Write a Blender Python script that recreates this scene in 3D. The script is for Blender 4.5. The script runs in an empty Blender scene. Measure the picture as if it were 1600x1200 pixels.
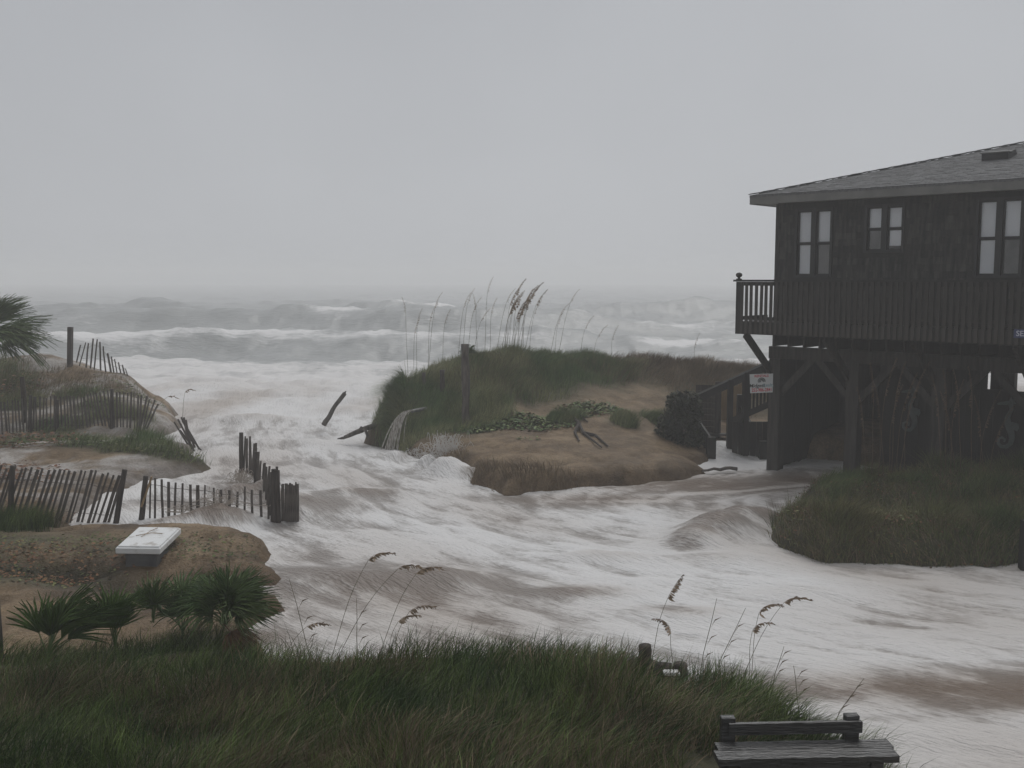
import bpy, math, random
import numpy as np
from math import radians, sin, cos, tan, pi, sqrt, atan2
from mathutils import Vector, Matrix, Euler
random.seed(11)
rng = np.random.default_rng(11)
scene = bpy.context.scene
C = scene.collection

# ------------------------------------------------------------------ camera, light, exposure
EYE = 5.0
PITCH = radians(6.0)
FPX = 1570.0                        # focal length in pixels of the 1600 px wide photograph
cam_data = bpy.data.cameras.new('camera')
cam_data.sensor_width = 36.0
cam_data.lens = 36.0 * FPX / 1600.0
cam_data.clip_start = 0.1
cam_data.clip_end = 3000.0
cam = bpy.data.objects.new('camera', cam_data)
cam.location = (0, 0, EYE)
cam.rotation_euler = (radians(90) - PITCH, 0, 0)
C.objects.link(cam)
scene.camera = cam

SUN_EL, SUN_AZ = radians(58), radians(25)
world = bpy.data.worlds.new("World")
scene.world = world
world.use_nodes = True
nt = world.node_tree
for n in list(nt.nodes):
    nt.nodes.remove(n)
w_out = nt.nodes.new('ShaderNodeOutputWorld')
w_bg = nt.nodes.new('ShaderNodeBackground')
w_sky = nt.nodes.new('ShaderNodeTexSky')
w_sky.sky_type = 'NISHITA'
w_sky.sun_disc = False
w_sky.sun_elevation = SUN_EL
w_sky.sun_rotation = SUN_AZ
w_sky.air_density = 1.0
w_sky.dust_density = 6.0
w_sky.ozone_density = 1.0
w_hs = nt.nodes.new('ShaderNodeHueSaturation')
w_hs.inputs['Saturation'].default_value = 0.06
w_mix = nt.nodes.new('ShaderNodeMix')
w_mix.data_type = 'RGBA'
w_mix.inputs[0].default_value = 0.86
w_tc = nt.nodes.new('ShaderNodeTexCoord')
w_sep = nt.nodes.new('ShaderNodeSeparateXYZ')
w_ramp = nt.nodes.new('ShaderNodeValToRGB')        # overcast deck: slightly greyer above the bright foggy horizon
w_ramp.color_ramp.elements[0].position = 0.0
w_ramp.color_ramp.elements[0].color = (5.45, 5.62, 5.88, 1)
w_ramp.color_ramp.elements[1].position = 0.26
w_ramp.color_ramp.elements[1].color = (4.25, 4.42, 4.72, 1)
_e = w_ramp.color_ramp.elements.new(1.0); _e.color = (4.9, 5.0, 5.2, 1)
w_ns = nt.nodes.new('ShaderNodeTexNoise')
w_ns.inputs['Scale'].default_value = 1.6
w_ns.inputs['Detail'].default_value = 4
w_mul = nt.nodes.new('ShaderNodeMix')
w_mul.data_type = 'RGBA'
w_mul.blend_type = 'MULTIPLY'
w_mul.inputs[0].default_value = 1.0
w_nr = nt.nodes.new('ShaderNodeValToRGB')
w_nr.color_ramp.elements[0].position = 0.3
w_nr.color_ramp.elements[0].color = (0.87, 0.87, 0.875, 1)
w_nr.color_ramp.elements[1].position = 0.7
w_nr.color_ramp.elements[1].color = (1.05, 1.05, 1.05, 1)
L = nt.links.new
L(w_sky.outputs[0], w_hs.inputs['Color'])
L(w_tc.outputs['Generated'], w_sep.inputs[0])
L(w_sep.outputs['Z'], w_ramp.inputs[0])
L(w_tc.outputs['Generated'], w_ns.inputs['Vector'])
L(w_ns.outputs[0], w_nr.inputs[0])
L(w_ramp.outputs[0], w_mul.inputs[6])
L(w_nr.outputs[0], w_mul.inputs[7])
L(w_hs.outputs[0], w_mix.inputs[6])
L(w_mul.outputs[2], w_mix.inputs[7])
L(w_mix.outputs[2], w_bg.inputs[0])
w_bg.inputs[1].default_value = 0.1
L(w_bg.outputs[0], w_out.inputs[0])

sun_data = bpy.data.lights.new('sun', 'SUN')
sun_data.energy = 1.15
sun_data.angle = radians(40)
sun_data.color = (1.0, 0.985, 0.96)
sun = bpy.data.objects.new('sun', sun_data)
sun.rotation_euler = (radians(90) - SUN_EL, 0, pi - SUN_AZ)
sun.location = (0, 0, 40)
C.objects.link(sun)

vs = scene.view_settings
vs.view_transform = 'Standard'
vs.look = 'None'
vs.exposure = 0.0
vs.gamma = 1.0
vs.use_curve_mapping = False
cy = scene.cycles
cy.use_denoising = True
cy.max_bounces = 8
cy.diffuse_bounces = 3
cy.glossy_bounces = 2
cy.transmission_bounces = 3
cy.transparent_max_bounces = 8
cy.volume_bounces = 4
cy.use_adaptive_sampling = True
cy.adaptive_threshold = 0.02
HAZE_DENSITY = 0.0035

# ------------------------------------------------------------------ projection helpers: a pixel of the photo + a depth (or height) -> a place
def ray(px, py):
    a = (px - 800) / FPX
    b = -(py - 600) / FPX
    return Vector((a, cos(PITCH) + b * sin(PITCH), -sin(PITCH) + b * cos(PITCH)))
def at(px, py, Y):
    r = ray(px, py)
    return Vector((0, 0, EYE)) + r * (Y / r.y)
def onz(px, py, z):
    r = ray(px, py)
    return Vector((0, 0, EYE)) + r * ((z - EYE) / r.z)

# ------------------------------------------------------------------ numpy noise
_T = rng.random((16, 256, 256))
def vnoise(x, y, seed=0):
    t = _T[seed % 16]
    xi = np.floor(x).astype(int); yi = np.floor(y).astype(int)
    fx = x - xi; fy = y - yi
    fx = fx * fx * (3 - 2 * fx); fy = fy * fy * (3 - 2 * fy)
    a = t[xi & 255, yi & 255]; b = t[(xi + 1) & 255, yi & 255]
    c = t[xi & 255, (yi + 1) & 255]; d = t[(xi + 1) & 255, (yi + 1) & 255]
    return (a * (1 - fx) + b * fx) * (1 - fy) + (c * (1 - fx) + d * fx) * fy
def fbm(x, y, seed=0, octv=4, gain=0.5):
    s = 0; amp = 1; tot = 0
    for k in range(octv):
        s = s + amp * vnoise(x * 2 ** k + 17.3 * k, y * 2 ** k + 9.1 * k, seed + k)
        tot += amp; amp *= gain
    return s / tot
def sstep(e0, e1, x):
    t = np.clip((x - e0) / (e1 - e0), 0, 1)
    return t * t * (3 - 2 * t)
def axis(lo, a, b, hi, step, grow):
    mid = list(np.arange(a, b + step * .5, step))
    s = step; v = b; up = []
    while v < hi:
        s *= grow; v += s; up.append(v)
    s = step; v = a; dn = []
    while v > lo:
        s *= grow; v -= s; dn.append(v)
    return np.array(dn[::-1] + mid + up)

# ------------------------------------------------------------------ mesh helpers
def np_mesh(name, verts, quads=None, tris=None, smooth=False):
    me = bpy.data.meshes.new(name)
    verts = np.asarray(verts, dtype=np.float32).reshape(-1, 3)
    me.vertices.add(len(verts))
    me.vertices.foreach_set('co', verts.ravel())
    nq = 0 if quads is None else len(quads)
    ntr = 0 if tris is None else len(tris)
    idx = []
    if nq: idx.append(np.asarray(quads, dtype=np.int32).ravel())
    if ntr: idx.append(np.asarray(tris, dtype=np.int32).ravel())
    idx = np.concatenate(idx)
    me.loops.add(len(idx))
    me.loops.foreach_set('vertex_index', idx)
    me.polygons.add(nq + ntr)
    start = np.concatenate([np.arange(nq) * 4, nq * 4 + np.arange(ntr) * 3]).astype(np.int32)
    me.polygons.foreach_set('loop_start', start)
    me.update(calc_edges=True)
    me.polygons.foreach_set('use_smooth', np.full(nq + ntr, smooth))
    me.update()
    return me
def grid_mesh(name, xs, ys, Z, smooth=True):
    nx, ny = len(xs), len(ys)
    X, Y = np.meshgrid(xs, ys, indexing='ij')
    v = np.stack([X, Y, Z], -1).reshape(-1, 3)
    i = np.arange(nx - 1)[:, None] * ny + np.arange(ny - 1)[None, :]
    i = i.ravel()
    q = np.stack([i, i + ny, i + ny + 1, i + 1], -1)
    return np_mesh(name, v, q, smooth=smooth)
class MB:
    """collects boxes, bars, tubes and prisms; build() links them as one object"""
    def __init__(s): s.v = []; s.f = []
    def add(s, vs, fs):
        o = len(s.v); s.v += [tuple(p) for p in vs]; s.f += [tuple(i + o for i in f) for f in fs]; return s
    def box(s, x0, y0, z0, x1, y1, z1, ch=0.0):
        v = [(x0,y0,z0),(x1,y0,z0),(x1,y1,z0),(x0,y1,z0),(x0,y0,z1),(x1,y0,z1),(x1,y1,z1),(x0,y1,z1)]
        return s.add(v, [(0,3,2,1),(4,5,6,7),(0,1,5,4),(1,2,6,5),(2,3,7,6),(3,0,4,7)])
    def bar(s, p, q, w, h, up=Vector((0,0,1))):
        p = Vector(p); q = Vector(q); d = (q - p).normalized()
        sd = d.cross(up)
        if sd.length < 1e-4: sd = Vector((1,0,0))
        sd.normalize(); u = sd.cross(d).normalized()
        a = sd * w / 2; b = u * h / 2
        v = [p-a-b, p+a-b, p+a+b, p-a+b, q-a-b, q+a-b, q+a+b, q-a+b]
        return s.add(v, [(3,2,1,0),(4,5,6,7),(0,1,5,4),(1,2,6,5),(2,3,7,6),(3,0,4,7)])
    def tube(s, pts, rad, n=6, caps=True):
        pts = [Vector(p) for p in pts]; rings = []
        if not hasattr(rad, '__len__'): rad = [rad] * len(pts)
        prev = None
        for i, p in enumerate(pts):
            d = (pts[min(i+1, len(pts)-1)] - pts[max(i-1, 0)]).normalized()
            if prev is None:
                a = d.cross(Vector((0,0,1)) if abs(d.z) < .9 else Vector((1,0,0))).normalized()
            else:
                a = (prev - d * prev.dot(d)).normalized()
            prev = a; b = d.cross(a)
            rings.append([p + (a * cos(2*pi*k/n) + b * sin(2*pi*k/n)) * rad[i] for k in range(n)])
        v = [q for r in rings for q in r]; f = []
        for i in range(len(pts) - 1):
            for k in range(n):
                k2 = (k + 1) % n
                f.append((i*n+k, i*n+k2, (i+1)*n+k2, (i+1)*n+k))
        if caps:
            f.append(tuple(range(n))[::-1]); f.append(tuple((len(pts)-1)*n + k for k in range(n)))
        return s.add(v, f)
    def prism(s, pts2, y0, y1):
        """outline in x,z extruded along y"""
        n = len(pts2)
        v = [(a, y0, b) for a, b in pts2] + [(a, y1, b) for a, b in pts2]
        f = [tuple(range(n)), tuple(range(2*n-1, n-1, -1))]
        for k in range(n):
            k2 = (k+1) % n
            f.append((k, n+k, n+k2, k2))
        return s.add(v, f)
    def mesh(s, name, smooth=False):
        me = bpy.data.meshes.new(name); me.from_pydata(s.v, [], s.f)
        me.update()
        if smooth: me.polygons.foreach_set('use_smooth', [True]*len(me.polygons))
        return me
    def build(s, name, mat, parent=None, smooth=False, bevel=0):
        return link(name, s.mesh(name, smooth), mat, parent, bevel)
def link(name, me, mat, parent=None, bevel=0, loc=None, rot=None):
    o = bpy.data.objects.new(name, me); C.objects.link(o)
    if mat is not None and len(me.materials) == 0: me.materials.append(mat)
    if parent: o.parent = parent
    if loc is not None: o.location = loc
    if rot is not None: o.rotation_euler = rot
    if bevel:
        m = o.modifiers.new('bevel', 'BEVEL'); m.width = bevel; m.segments = 1; m.limit_method = 'ANGLE'
    return o
def tag(o, label=None, cat=None, group=None, kind=None):
    if label: o['label'] = label
    if cat: o['category'] = cat
    if group: o['group'] = group
    if kind: o['kind'] = kind
    return o
def empty(name, loc, rz=0.0):
    o = bpy.data.objects.new(name, None); C.objects.link(o)
    o.location = loc; o.rotation_euler = (0, 0, rz); o.empty_display_size = .2
    return o

# ------------------------------------------------------------------ materials
def mat(name, col, col2=None, scale=6.0, rough=0.7, detail=6, bump=0.0, bscale=None, stretch=(1,1,1), metallic=0, island=0.0, spec=0.3, coord='Object', lo=.35, hi=.65):
    m = bpy.data.materials.new(name); m.use_nodes = True
    n = m.node_tree; b = n.nodes['Principled BSDF']
    b.inputs['Roughness'].default_value = rough
    b.inputs['Metallic'].default_value = metallic
    b.inputs['Specular IOR Level'].default_value = spec
    tc = n.nodes.new('ShaderNodeTexCoord'); mp = n.nodes.new('ShaderNodeMapping')
    mp.inputs['Scale'].default_value = stretch
    n.links.new(tc.outputs[coord], mp.inputs[0])
    ns = n.nodes.new('ShaderNodeTexNoise'); ns.inputs['Scale'].default_value = scale; ns.inputs['Detail'].default_value = detail
    n.links.new(mp.outputs[0], ns.inputs['Vector'])
    rp = n.nodes.new('ShaderNodeValToRGB')
    rp.color_ramp.elements[0].position = lo; rp.color_ramp.elements[1].position = hi
    c2 = col2 if col2 else tuple(c * 1.5 for c in col)
    rp.color_ramp.elements[0].color = (*col, 1); rp.color_ramp.elements[1].color = (*c2, 1)
    n.links.new(ns.outputs[0], rp.inputs[0])
    out = rp.outputs[0]
    if island:
        ge = n.nodes.new('ShaderNodeNewGeometry')
        mr = n.nodes.new('ShaderNodeMapRange'); mr.inputs['To Min'].default_value = 1 - island; mr.inputs['To Max'].default_value = 1 + island
        n.links.new(ge.outputs['Random Per Island'], mr.inputs[0])
        mx = n.nodes.new('ShaderNodeVectorMath'); mx.operation = 'SCALE'
        n.links.new(out, mx.inputs[0]); n.links.new(mr.outputs[0], mx.inputs['Scale'])
        out = mx.outputs[0]
    n.links.new(out, b.inputs['Base Color'])
    if bump:
        nb = n.nodes.new('ShaderNodeTexNoise'); nb.inputs['Scale'].default_value = bscale or scale * 3; nb.inputs['Detail'].default_value = 5
        n.links.new(mp.outputs[0], nb.inputs['Vector'])
        bp = n.nodes.new('ShaderNodeBump'); bp.inputs['Strength'].default_value = bump; bp.inputs['Distance'].default_value = 0.02
        n.links.new(nb.outputs[0], bp.inputs['Height']); n.links.new(bp.outputs[0], b.inputs['Normal'])
    return m
M = {}
M['dark_wood'] = mat('dark_wood', (.009,.0085,.008), (.022,.020,.018), 5, .6, bump=.3, stretch=(1,1,.15), island=.25)
M['shingle'] = mat('cedar_shingle', (.009,.0095,.009), (.050,.047,.043), 3, .75, bump=.5, bscale=30, stretch=(4,4,.6), island=.45)
M['rail'] = mat('rail_wood', (.020,.018,.0165), (.045,.039,.034), 5, .6, bump=.3, stretch=(1,1,.15), island=.35)
M['pile'] = mat('piling_wood', (.022,.020,.018), (.05,.045,.04), 5, .7, bump=.5, stretch=(3,3,.3), island=.3)
M['fascia'] = mat('fascia_paint', (.13,.13,.125), (.17,.17,.16), 3, .6)
M['roof'] = mat('roof_shingle', (.085,.087,.09), (.15,.152,.155), 20, .8, bump=.6, bscale=60, island=.22)
M['window_frame'] = mat('window_frame_paint', (.02,.021,.022), (.03,.03,.031), 5, .5)
M['blind'] = mat('white_blind', (.80,.84,.89), (.88,.91,.95), 1.2, .8, stretch=(1,1,.4))
M['dim_curtain'] = mat('dim_curtain', (.10,.105,.105), (.2,.2,.2), 2.0, .8)
M['picket'] = mat('weathered_picket', (.055,.048,.044), (.14,.122,.108), 4, .85, bump=.5, stretch=(6,6,.8))
M['post'] = mat('weathered_post', (.03,.025,.023), (.075,.062,.055), 5, .85, bump=.7, stretch=(5,5,.5))
M['tan_wood'] = mat('tan_wood', (.22,.15,.08), (.33,.24,.14), 5, .8, stretch=(5,5,.5))
M['drift'] = mat('driftwood', (.05,.043,.038), (.13,.115,.10), 4, .85, bump=.7, stretch=(4,4,.6))
M['wire'] = mat('rusty_wire', (.04,.03,.025), None, 20, .7)
M['white_slab'] = mat('white_plastic', (.34,.31,.27), (.70,.71,.71), 5, .4, detail=10, bump=.15, lo=.28, hi=.46)
M['slab_under'] = mat('grey_block', (.07,.07,.075), (.12,.12,.12), 4, .8)
M['bench'] = mat('wet_bench_wood', (.018,.018,.018), (.05,.05,.05), 4, .22, detail=8, bump=.6, bscale=14, stretch=(.6,4,4), spec=.6)
M['grass'] = mat('dune_grass', (.028,.060,.009), (.105,.145,.038), 1.7, .6, island=.7, coord='Object', lo=.40, hi=.62)
M['grass_far'] = mat('dune_grass_far', (.085,.14,.045), (.23,.235,.115), .7, .7, island=.5)
M['grass_dry'] = mat('dry_grass', (.13,.095,.058), (.24,.185,.12), 1.0, .75, island=.4)
M['grass_mound'] = mat('mound_cover', (.045,.085,.018), (.125,.12,.048), .9, .7, island=.6)
M['red_leaf'] = mat('rust_leaf', (.11,.04,.02), (.16,.09,.04), 2.0, .7, island=.5)
M['vine_leaf'] = mat('vine_leaf', (.06,.11,.025), (.13,.16,.05), 1.5, .6, island=.5)
M['palm_dark'] = mat('palmetto_green', (.055,.100,.034), (.125,.17,.065), 2.0, .5, island=.35)
M['palm_light'] = mat('palmetto_fresh', (.045,.085,.018), (.085,.135,.035), 2.0, .5, island=.3)
M['palm_dead'] = mat('palmetto_brown', (.11,.055,.03), (.17,.10,.06), 2.0, .7, island=.3)
M['palm_trunk'] = mat('palm_trunk', (.035,.028,.022), (.08,.065,.05), 8, .9, bump=.8)
M['oat'] = mat('sea_oat_straw', (.21,.155,.11), (.38,.29,.21), 6, .8, island=.3)
M['oat_stem'] = mat('sea_oat_stem', (.10,.09,.05), (.17,.15,.09), 6, .8)
M['reed'] = mat('dry_reed', (.085,.055,.036), (.15,.105,.07), 6, .8, island=.3)
M['sign_white'] = mat('sign_white', (.58,.60,.60), (.66,.68,.68), 3, .5)
M['sign_red'] = mat('sign_red', (.50,.06,.08), (.56,.10,.11), 3, .5)
M['sign_dark'] = mat('sign_dark', (.03,.035,.035), (.05,.055,.055), 3, .5)
M['sign_teal'] = mat('sign_teal', (.25,.36,.40), (.30,.40,.43), 3, .5)
M['plaque_blue'] = mat('plaque_blue', (.035,.045,.11), (.05,.06,.14), 3, .5)
M['plaque_letter'] = mat('plaque_letter', (.45,.46,.52), (.5,.5,.56), 3, .5)
M['seahorse'] = mat('seahorse_paint', (.065,.08,.08), (.11,.125,.125), 6, .7)
M['vent'] = mat('roof_vent_metal', (.015,.015,.017), (.03,.03,.032), 5, .5)
M['white_litter'] = mat('white_litter', (.6,.6,.58), (.7,.7,.7), 6, .5)
M['orange'] = mat('orange_leaf', (.30,.10,.02), (.36,.14,.03), 6, .6)
M['shrub_leaf'] = mat('shrub_leaf', (.012,.018,.008), (.03,.036,.016), 1.5, .7, island=.5)
M['pipe'] = mat('grey_pipe', (.12,.12,.12), (.2,.2,.19), 8, .5)
gl = bpy.data.materials.new('window_glass'); gl.use_nodes = True
gn = gl.node_tree
for n in list(gn.nodes): gn.nodes.remove(n)
go = gn.nodes.new('ShaderNodeOutputMaterial'); gm = gn.nodes.new('ShaderNodeMixShader'); gf = gn.nodes.new('ShaderNodeFresnel')
gt = gn.nodes.new('ShaderNodeBsdfTransparent'); gg = gn.nodes.new('ShaderNodeBsdfGlossy'); gg.inputs['Roughness'].default_value = .03
gf.inputs[0].default_value = 1.5
gn.links.new(gf.outputs[0], gm.inputs[0]); gn.links.new(gt.outputs[0], gm.inputs[1]); gn.links.new(gg.outputs[0], gm.inputs[2]); gn.links.new(gm.outputs[0], go.inputs[0])
M['glass'] = gl

# ------------------------------------------------------------------ terrain: heights pass through places read off the photograph
WZ = 0.22
cps = []
def cp(px, py, Y): cps.append(tuple(at(px, py, Y)))
def cz(px, py, z):
    p = onz(px, py, max(z, .22)); cps.append((p.x, p.y, z))       # what lies under the water is placed by where its surface shows
def cw(x, y, z): cps.append((x, y, z))
# centre dune, water line and the slope above it
for a, b in ((600,690),(640,706),(690,724),(745,745),(800,762),(860,759),(930,753),(1000,749),(1058,741),(1076,722)): cz(a, b, .34)
for a, b, Y in ((760,728,23.9),(800,738,23.6),(860,737,23.7),(930,732,23.9),(1000,729,24.1),(1050,722,24.6),(800,712,25.1),(860,712,25.1),(930,711,25.1),(1000,709,25.3),(750,706,25.4),(780,686,26.5),(860,686,26.4),(950,686,26.5),(820,664,27.5),(880,662,27.5),(950,664,27.4),(820,630,29.0),(900,640,28.5),(960,640,28.7)): cp(a, b, Y)
for a, b in ((575,700),(620,725),(690,748),(745,772),(810,785),(900,785),(1000,772),(1090,756)): cz(a, b, -.35)
for a, b, Y in ((600,648,29.0),(603,628,29.3),(610,614,29.6),(630,602,29.8),(655,592,30.0),(603,672,28.9),(640,655,28.6),(620,650,28.7),(690,672,27.8),(640,690,28.1),(735,694,26.4),(720,640,28.4),(860,606,29.9),(930,612,29.9),(1000,660,28),(1022,686,27.0)): cp(a, b, Y)
for a, b, Y in ((690,577,30.5),(735,558,31.0),(790,558,31.3),(840,560,31.5),(900,561,32),(1000,562,33),(1060,566,33.5),(1100,571,34),(1170,584,34.5),(960,590,31.2),(1050,620,30.5)): cp(a, b, Y)
for p in ((-3.6,33,.1),(-3.2,36,-.4),(2,37.5,-.3),(8,39,-.2),(14,41,-.2),(22,42,-.2),(10,33,1.3),(15,33,.7),(22,32,.5),(30,32,.5)): cw(*p)
# under and round the house
for p in ((6.3,26,.1),(7.0,28.5,.35),(9.0,29.5,.9),(8.2,26.2,.15),(8.4,24.6,.12),(9.2,24.0,.2),(12,24,.7),(15,22,.8),(20,20,.9),(30,18,1.0),(30,25,.6),(14,28,.6)): cw(*p)
for a, b in ((840,776),(900,772),(960,768),(1030,762),(560,698),(572,682),(578,662),(582,640),(590,715)): cz(a, b, -.5)
cp(1312, 668, 26.8); cp(1285, 700, 26.3)
# mound in front of the house
for a, b in ((1205,832),(1225,850),(1260,860),(1310,868),(1400,873),(1500,874),(1560,874),(1620,872),(1680,872),(1750,870),(1212,812),(1250,780)): cz(a, b, .31)
for a, b in ((1250,838),(1300,848),(1400,852),(1500,854),(1620,852),(1700,850)): cz(a, b, .52)
for a, b in ((1170,835),(1200,862),(1260,890),(1320,905),(1400,910),(1500,910),(1620,905),(1180,795),(1300,945),(1450,945),(1600,955),(1400,985),(1150,900),(1100,840)): cz(a, b, -.45)
for a, b, Y in ((1240,824,19.6),(1300,760,22.2),(1300,790,20.3),(1300,835,18.6),(1400,758,21.2),(1500,757,20.5),(1620,757,19.6),(1400,800,19.3),(1500,800,19),(1600,800,18.5),(1400,840,18.2),(1500,838,18.1),(1600,836,18.0)): cp(a, b, Y)
# far left dune
for a, b, Y in ((65,550,36),(108,562,35.5),(200,587,35),(236,628,33),(262,668,30.8),(0,688,29),(100,688,29),(200,678,29.5),(0,630,32),(120,610,33),(200,626,31.7),(50,582,34.6),(0,562,36),(-100,556,36.5),(-350,556,36.5),(-150,680,29.5),(-400,660,29.5)): cp(a, b, Y)
for a, b in ((300,704),(322,728)): cz(a, b, .30)
for a, b in ((100,712),(200,708),(0,712),(-150,712),(270,705)): cz(a, b, .56)
for a, b in ((250,728),(60,730),(0,745),(100,748),(-150,750),(0,775),(90,780)): cz(a, b, .42)
for p in ((-24,43,-.3),(-16,41,-.3),(-12.6,37.5,-.2),(-11.0,34,-.4),(-9.6,30.5,-.4),(-8.2,27,-.4),(-40,42,-.2)): cw(*p)
for a, b in ((200,795),(280,790),(360,770),(300,750)): cz(a, b, .0)
for a, b in ((0,800),(-150,800),(90,805)): cz(a, b, .34)
# near left sand mound with the slab
for a, b in ((0,826),(150,826),(280,826),(370,836),(420,858),(438,900),(440,945)): cz(a, b, .34)
for a, b in ((300,808),(400,835),(455,870),(470,920),(475,970),(440,1000)): cz(a, b, -.3)
for a, b, Y in ((-100,850,17),(0,850,16.9),(100,850,16.9),(230,850,16.8),(330,852,16.8),(375,862,16.5),(405,885,16),(-150,870,16),(0,870,16),(120,872,15.9),(250,876,15.8),(340,880,15.8),(400,905,15.4),(60,925,14.9),(200,930,14.7),(330,935,14.6),(418,948,14.6)): cp(a, b, Y)
for a, b in ((-100,975),(0,975),(100,975),(200,975),(330,975),(-60,1010),(60,1010),(200,1010),(300,1010),(390,990),(0,1045),(150,1040),(60,940),(0,945),(140,945),(30,915)): cz(a, b, .45)
# foreground bank
for a, b, Y in ((-200,1085,9.6),(0,1085,9.5),(200,1068,9.7),(400,1052,10),(600,1040,10.3),(750,1035,10.4),(900,1035,10.4),(1000,1060,10),(1100,1078,9.6),(1200,1105,9.2),(1262,1140,8.8)): cp(a, b, Y)
for a, b in ((470,1040),(600,1040),(750,1040),(900,1040),(1000,1050),(1100,1075),(1200,1085)): cz(a, b, -.1) if a > 460 else None
for p in ((-8,7,1.3),(-4,7,1.32),(0,7,1.3),(2,7.2,1.15),(2.6,8.0,.95),(-8,0,1.4),(0,0,1.3),(8,-4,1.2),(-20,5,1.4),(3.6,7.6,.5),(3.9,8.4,.1),(3.3,9.4,0),(5.2,7,-.2),(4.4,5.5,.6),(7,3,.4),(12,2,.4),(20,2,.5),(-20,12,.8),(-28,20,.4),(-30,28,.6),(3.0,6.6,1.1),(1.6,6.4,1.2)): cw(*p)
# channel bed and sea bed
for p in ((-6,45,-.8),(-6.5,38,-.7),(-5.5,32,-.6),(-3.5,26,-.5),(-1,21,-.5),(2,18,-.5),(6,15.5,-.5),(-2.5,15,-.5),(1,14,-.5),(5,12,-.5),(9,13,-.5),(9,9,-.4),(14,11,-.4),(20,10,-.3),(26,12,-.2),(-5,22.5,-.3),(-4,18,-.4),(-20,50,-1),(0,50,-1),(20,50,-1),(40,48,-1),(-40,50,-1),(4,20.8,-.4)): cw(*p)
P = np.array(cps)
def _tps():
    n = len(P)
    D = np.sqrt(((P[:, None, :2] - P[None, :, :2]) ** 2).sum(-1) + .05)
    A = np.zeros((n + 1, n + 1)); A[:n, :n] = D - np.eye(n) * .015; A[:n, n] = 1; A[n, :n] = 1
    return np.linalg.solve(A, np.concatenate([P[:, 2], [0]]))
_W = _tps()
def base_h(x, y):
    sh = x.shape; x = x.ravel(); y = y.ravel(); out = np.empty(len(x))
    for i in range(0, len(x), 40000):
        d = np.sqrt((x[i:i+40000, None] - P[None, :, 0]) ** 2 + (y[i:i+40000, None] - P[None, :, 1]) ** 2 + .05)
        out[i:i+40000] = d @ _W[:-1] + _W[-1]
    return out.reshape(sh)
gx = axis(-420, -22, 24, 420, .16, 1.13)
gy = axis(-60, 6, 40, 760, .16, 1.13)
GX, GY = np.meshgrid(gx, gy, indexing='ij')
ccx = np.clip(GX, -32, 32); ccy = np.clip(GY, -4, 47)
H = base_h(ccx, ccy)
H = H + (fbm(GX * .9, GY * .9, 1, 4) - .5) * .30 * sstep(.25, .9, H) + (fbm(GX * 3.1, GY * 3.1, 5, 3) - .5) * .06
en = (fbm(GX * 1.3, GY * 1.3, 12, 5, .6) - .5) * .34             # small scarps where the water has bitten into the banks
shore = sstep(-.1, .2, H) * (1 - sstep(.6, .9, H))
H = H + shore * (.10 * sstep(.30, .36, H + en) - .10 * (1 - sstep(.22, .34, H + en)) + .05 * sstep(.46, .49, H + en * 1.2))
H = H + (fbm(GX * 5, GY * 5, 9, 3) - .5) * .05
H = H - .9 * np.exp(-(((GX - 4.2) / 2.0) ** 2 + ((GY - 14.3) / 1.3) ** 2) ** 2)          # keeps the channel bed under water
H = np.where(GY > 47, -1.2, H)
H = np.clip(H, -2, 3.2)
def height(x, y):
    x = np.asarray(x, float); y = np.asarray(y, float)
    i = np.clip(np.searchsorted(gx, x) - 1, 0, len(gx) - 2); j = np.clip(np.searchsorted(gy, y) - 1, 0, len(gy) - 2)
    fx = (x - gx[i]) / (gx[i+1] - gx[i]); fy = (y - gy[j]) / (gy[j+1] - gy[j])
    return (H[i, j] * (1-fx) + H[i+1, j] * fx) * (1-fy) + (H[i, j+1] * (1-fx) + H[i+1, j+1] * fx) * fy
me = grid_mesh('sand_ground', gx, gy, H)
def attr(me, name, arr):
    a = me.attributes.new(name, 'FLOAT', 'POINT'); a.data.foreach_set('value', np.asarray(arr, dtype=np.float32).ravel())

# vegetation cover, as soft blobs on the ground: (x, y, rx, ry, weight)
def blob_px(px, py, z, rx, ry, w=1.0):
    p = onz(px, py, z); return (p.x, p.y, rx, ry, w)
def cover(x, y, blobs):
    c = np.zeros_like(x)
    for bx, by, rx, ry, w in blobs:
        c = np.maximum(c, w * np.exp(-(((x-bx)/rx) ** 2 + ((y-by)/ry) ** 2) ** 1.5))
    return c
V_BACK = [(2.6,31.4,1.2,.8,.7),(5.5,32.6,2.2,1.5,.9),(8.0,33.4,2.6,1.8,.9),(10.8,34.0,3,2.0,.9),(6.6,31.2,1.9,1.3,.8),(3.6,32.3,1.6,1.2,.7)]
V_CENTRE = [(-3.0,29.4,1.2,1.9,1.0),(-1.6,29.5,1.7,2.4,1.1),(.3,30.7,2.0,1.8,1.1),(1.7,31.3,1.9,1.25,1.0),(3.4,31.9,1.5,1.0,.6),(-.9,28.2,1.0,.9,.9),(-2.6,28.2,.8,.9,.8)]
V_TUFT = [(1.45,27.9,.55,.35,1.0),(3.1,27.7,.45,.35,.8),(4.3,28.6,.9,.5,.5)]
V_MOUND = [(6.9,18.3,1.7,1.4,1.1),(9.2,17.5,2.3,1.2,1.1),(12,17.1,2.8,1.2,1.1),(15.5,17,3,1.2,1.0),(5.9,19.2,.9,.9,1.0),(9.2,19.6,3.2,2.8,1.1),(12,19.2,4,3.2,1.1),(16,19,6,4,1.1),(7.0,21.1,1.1,1.1,1.0),(6.2,19.3,1.2,1.0,.9)]
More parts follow.
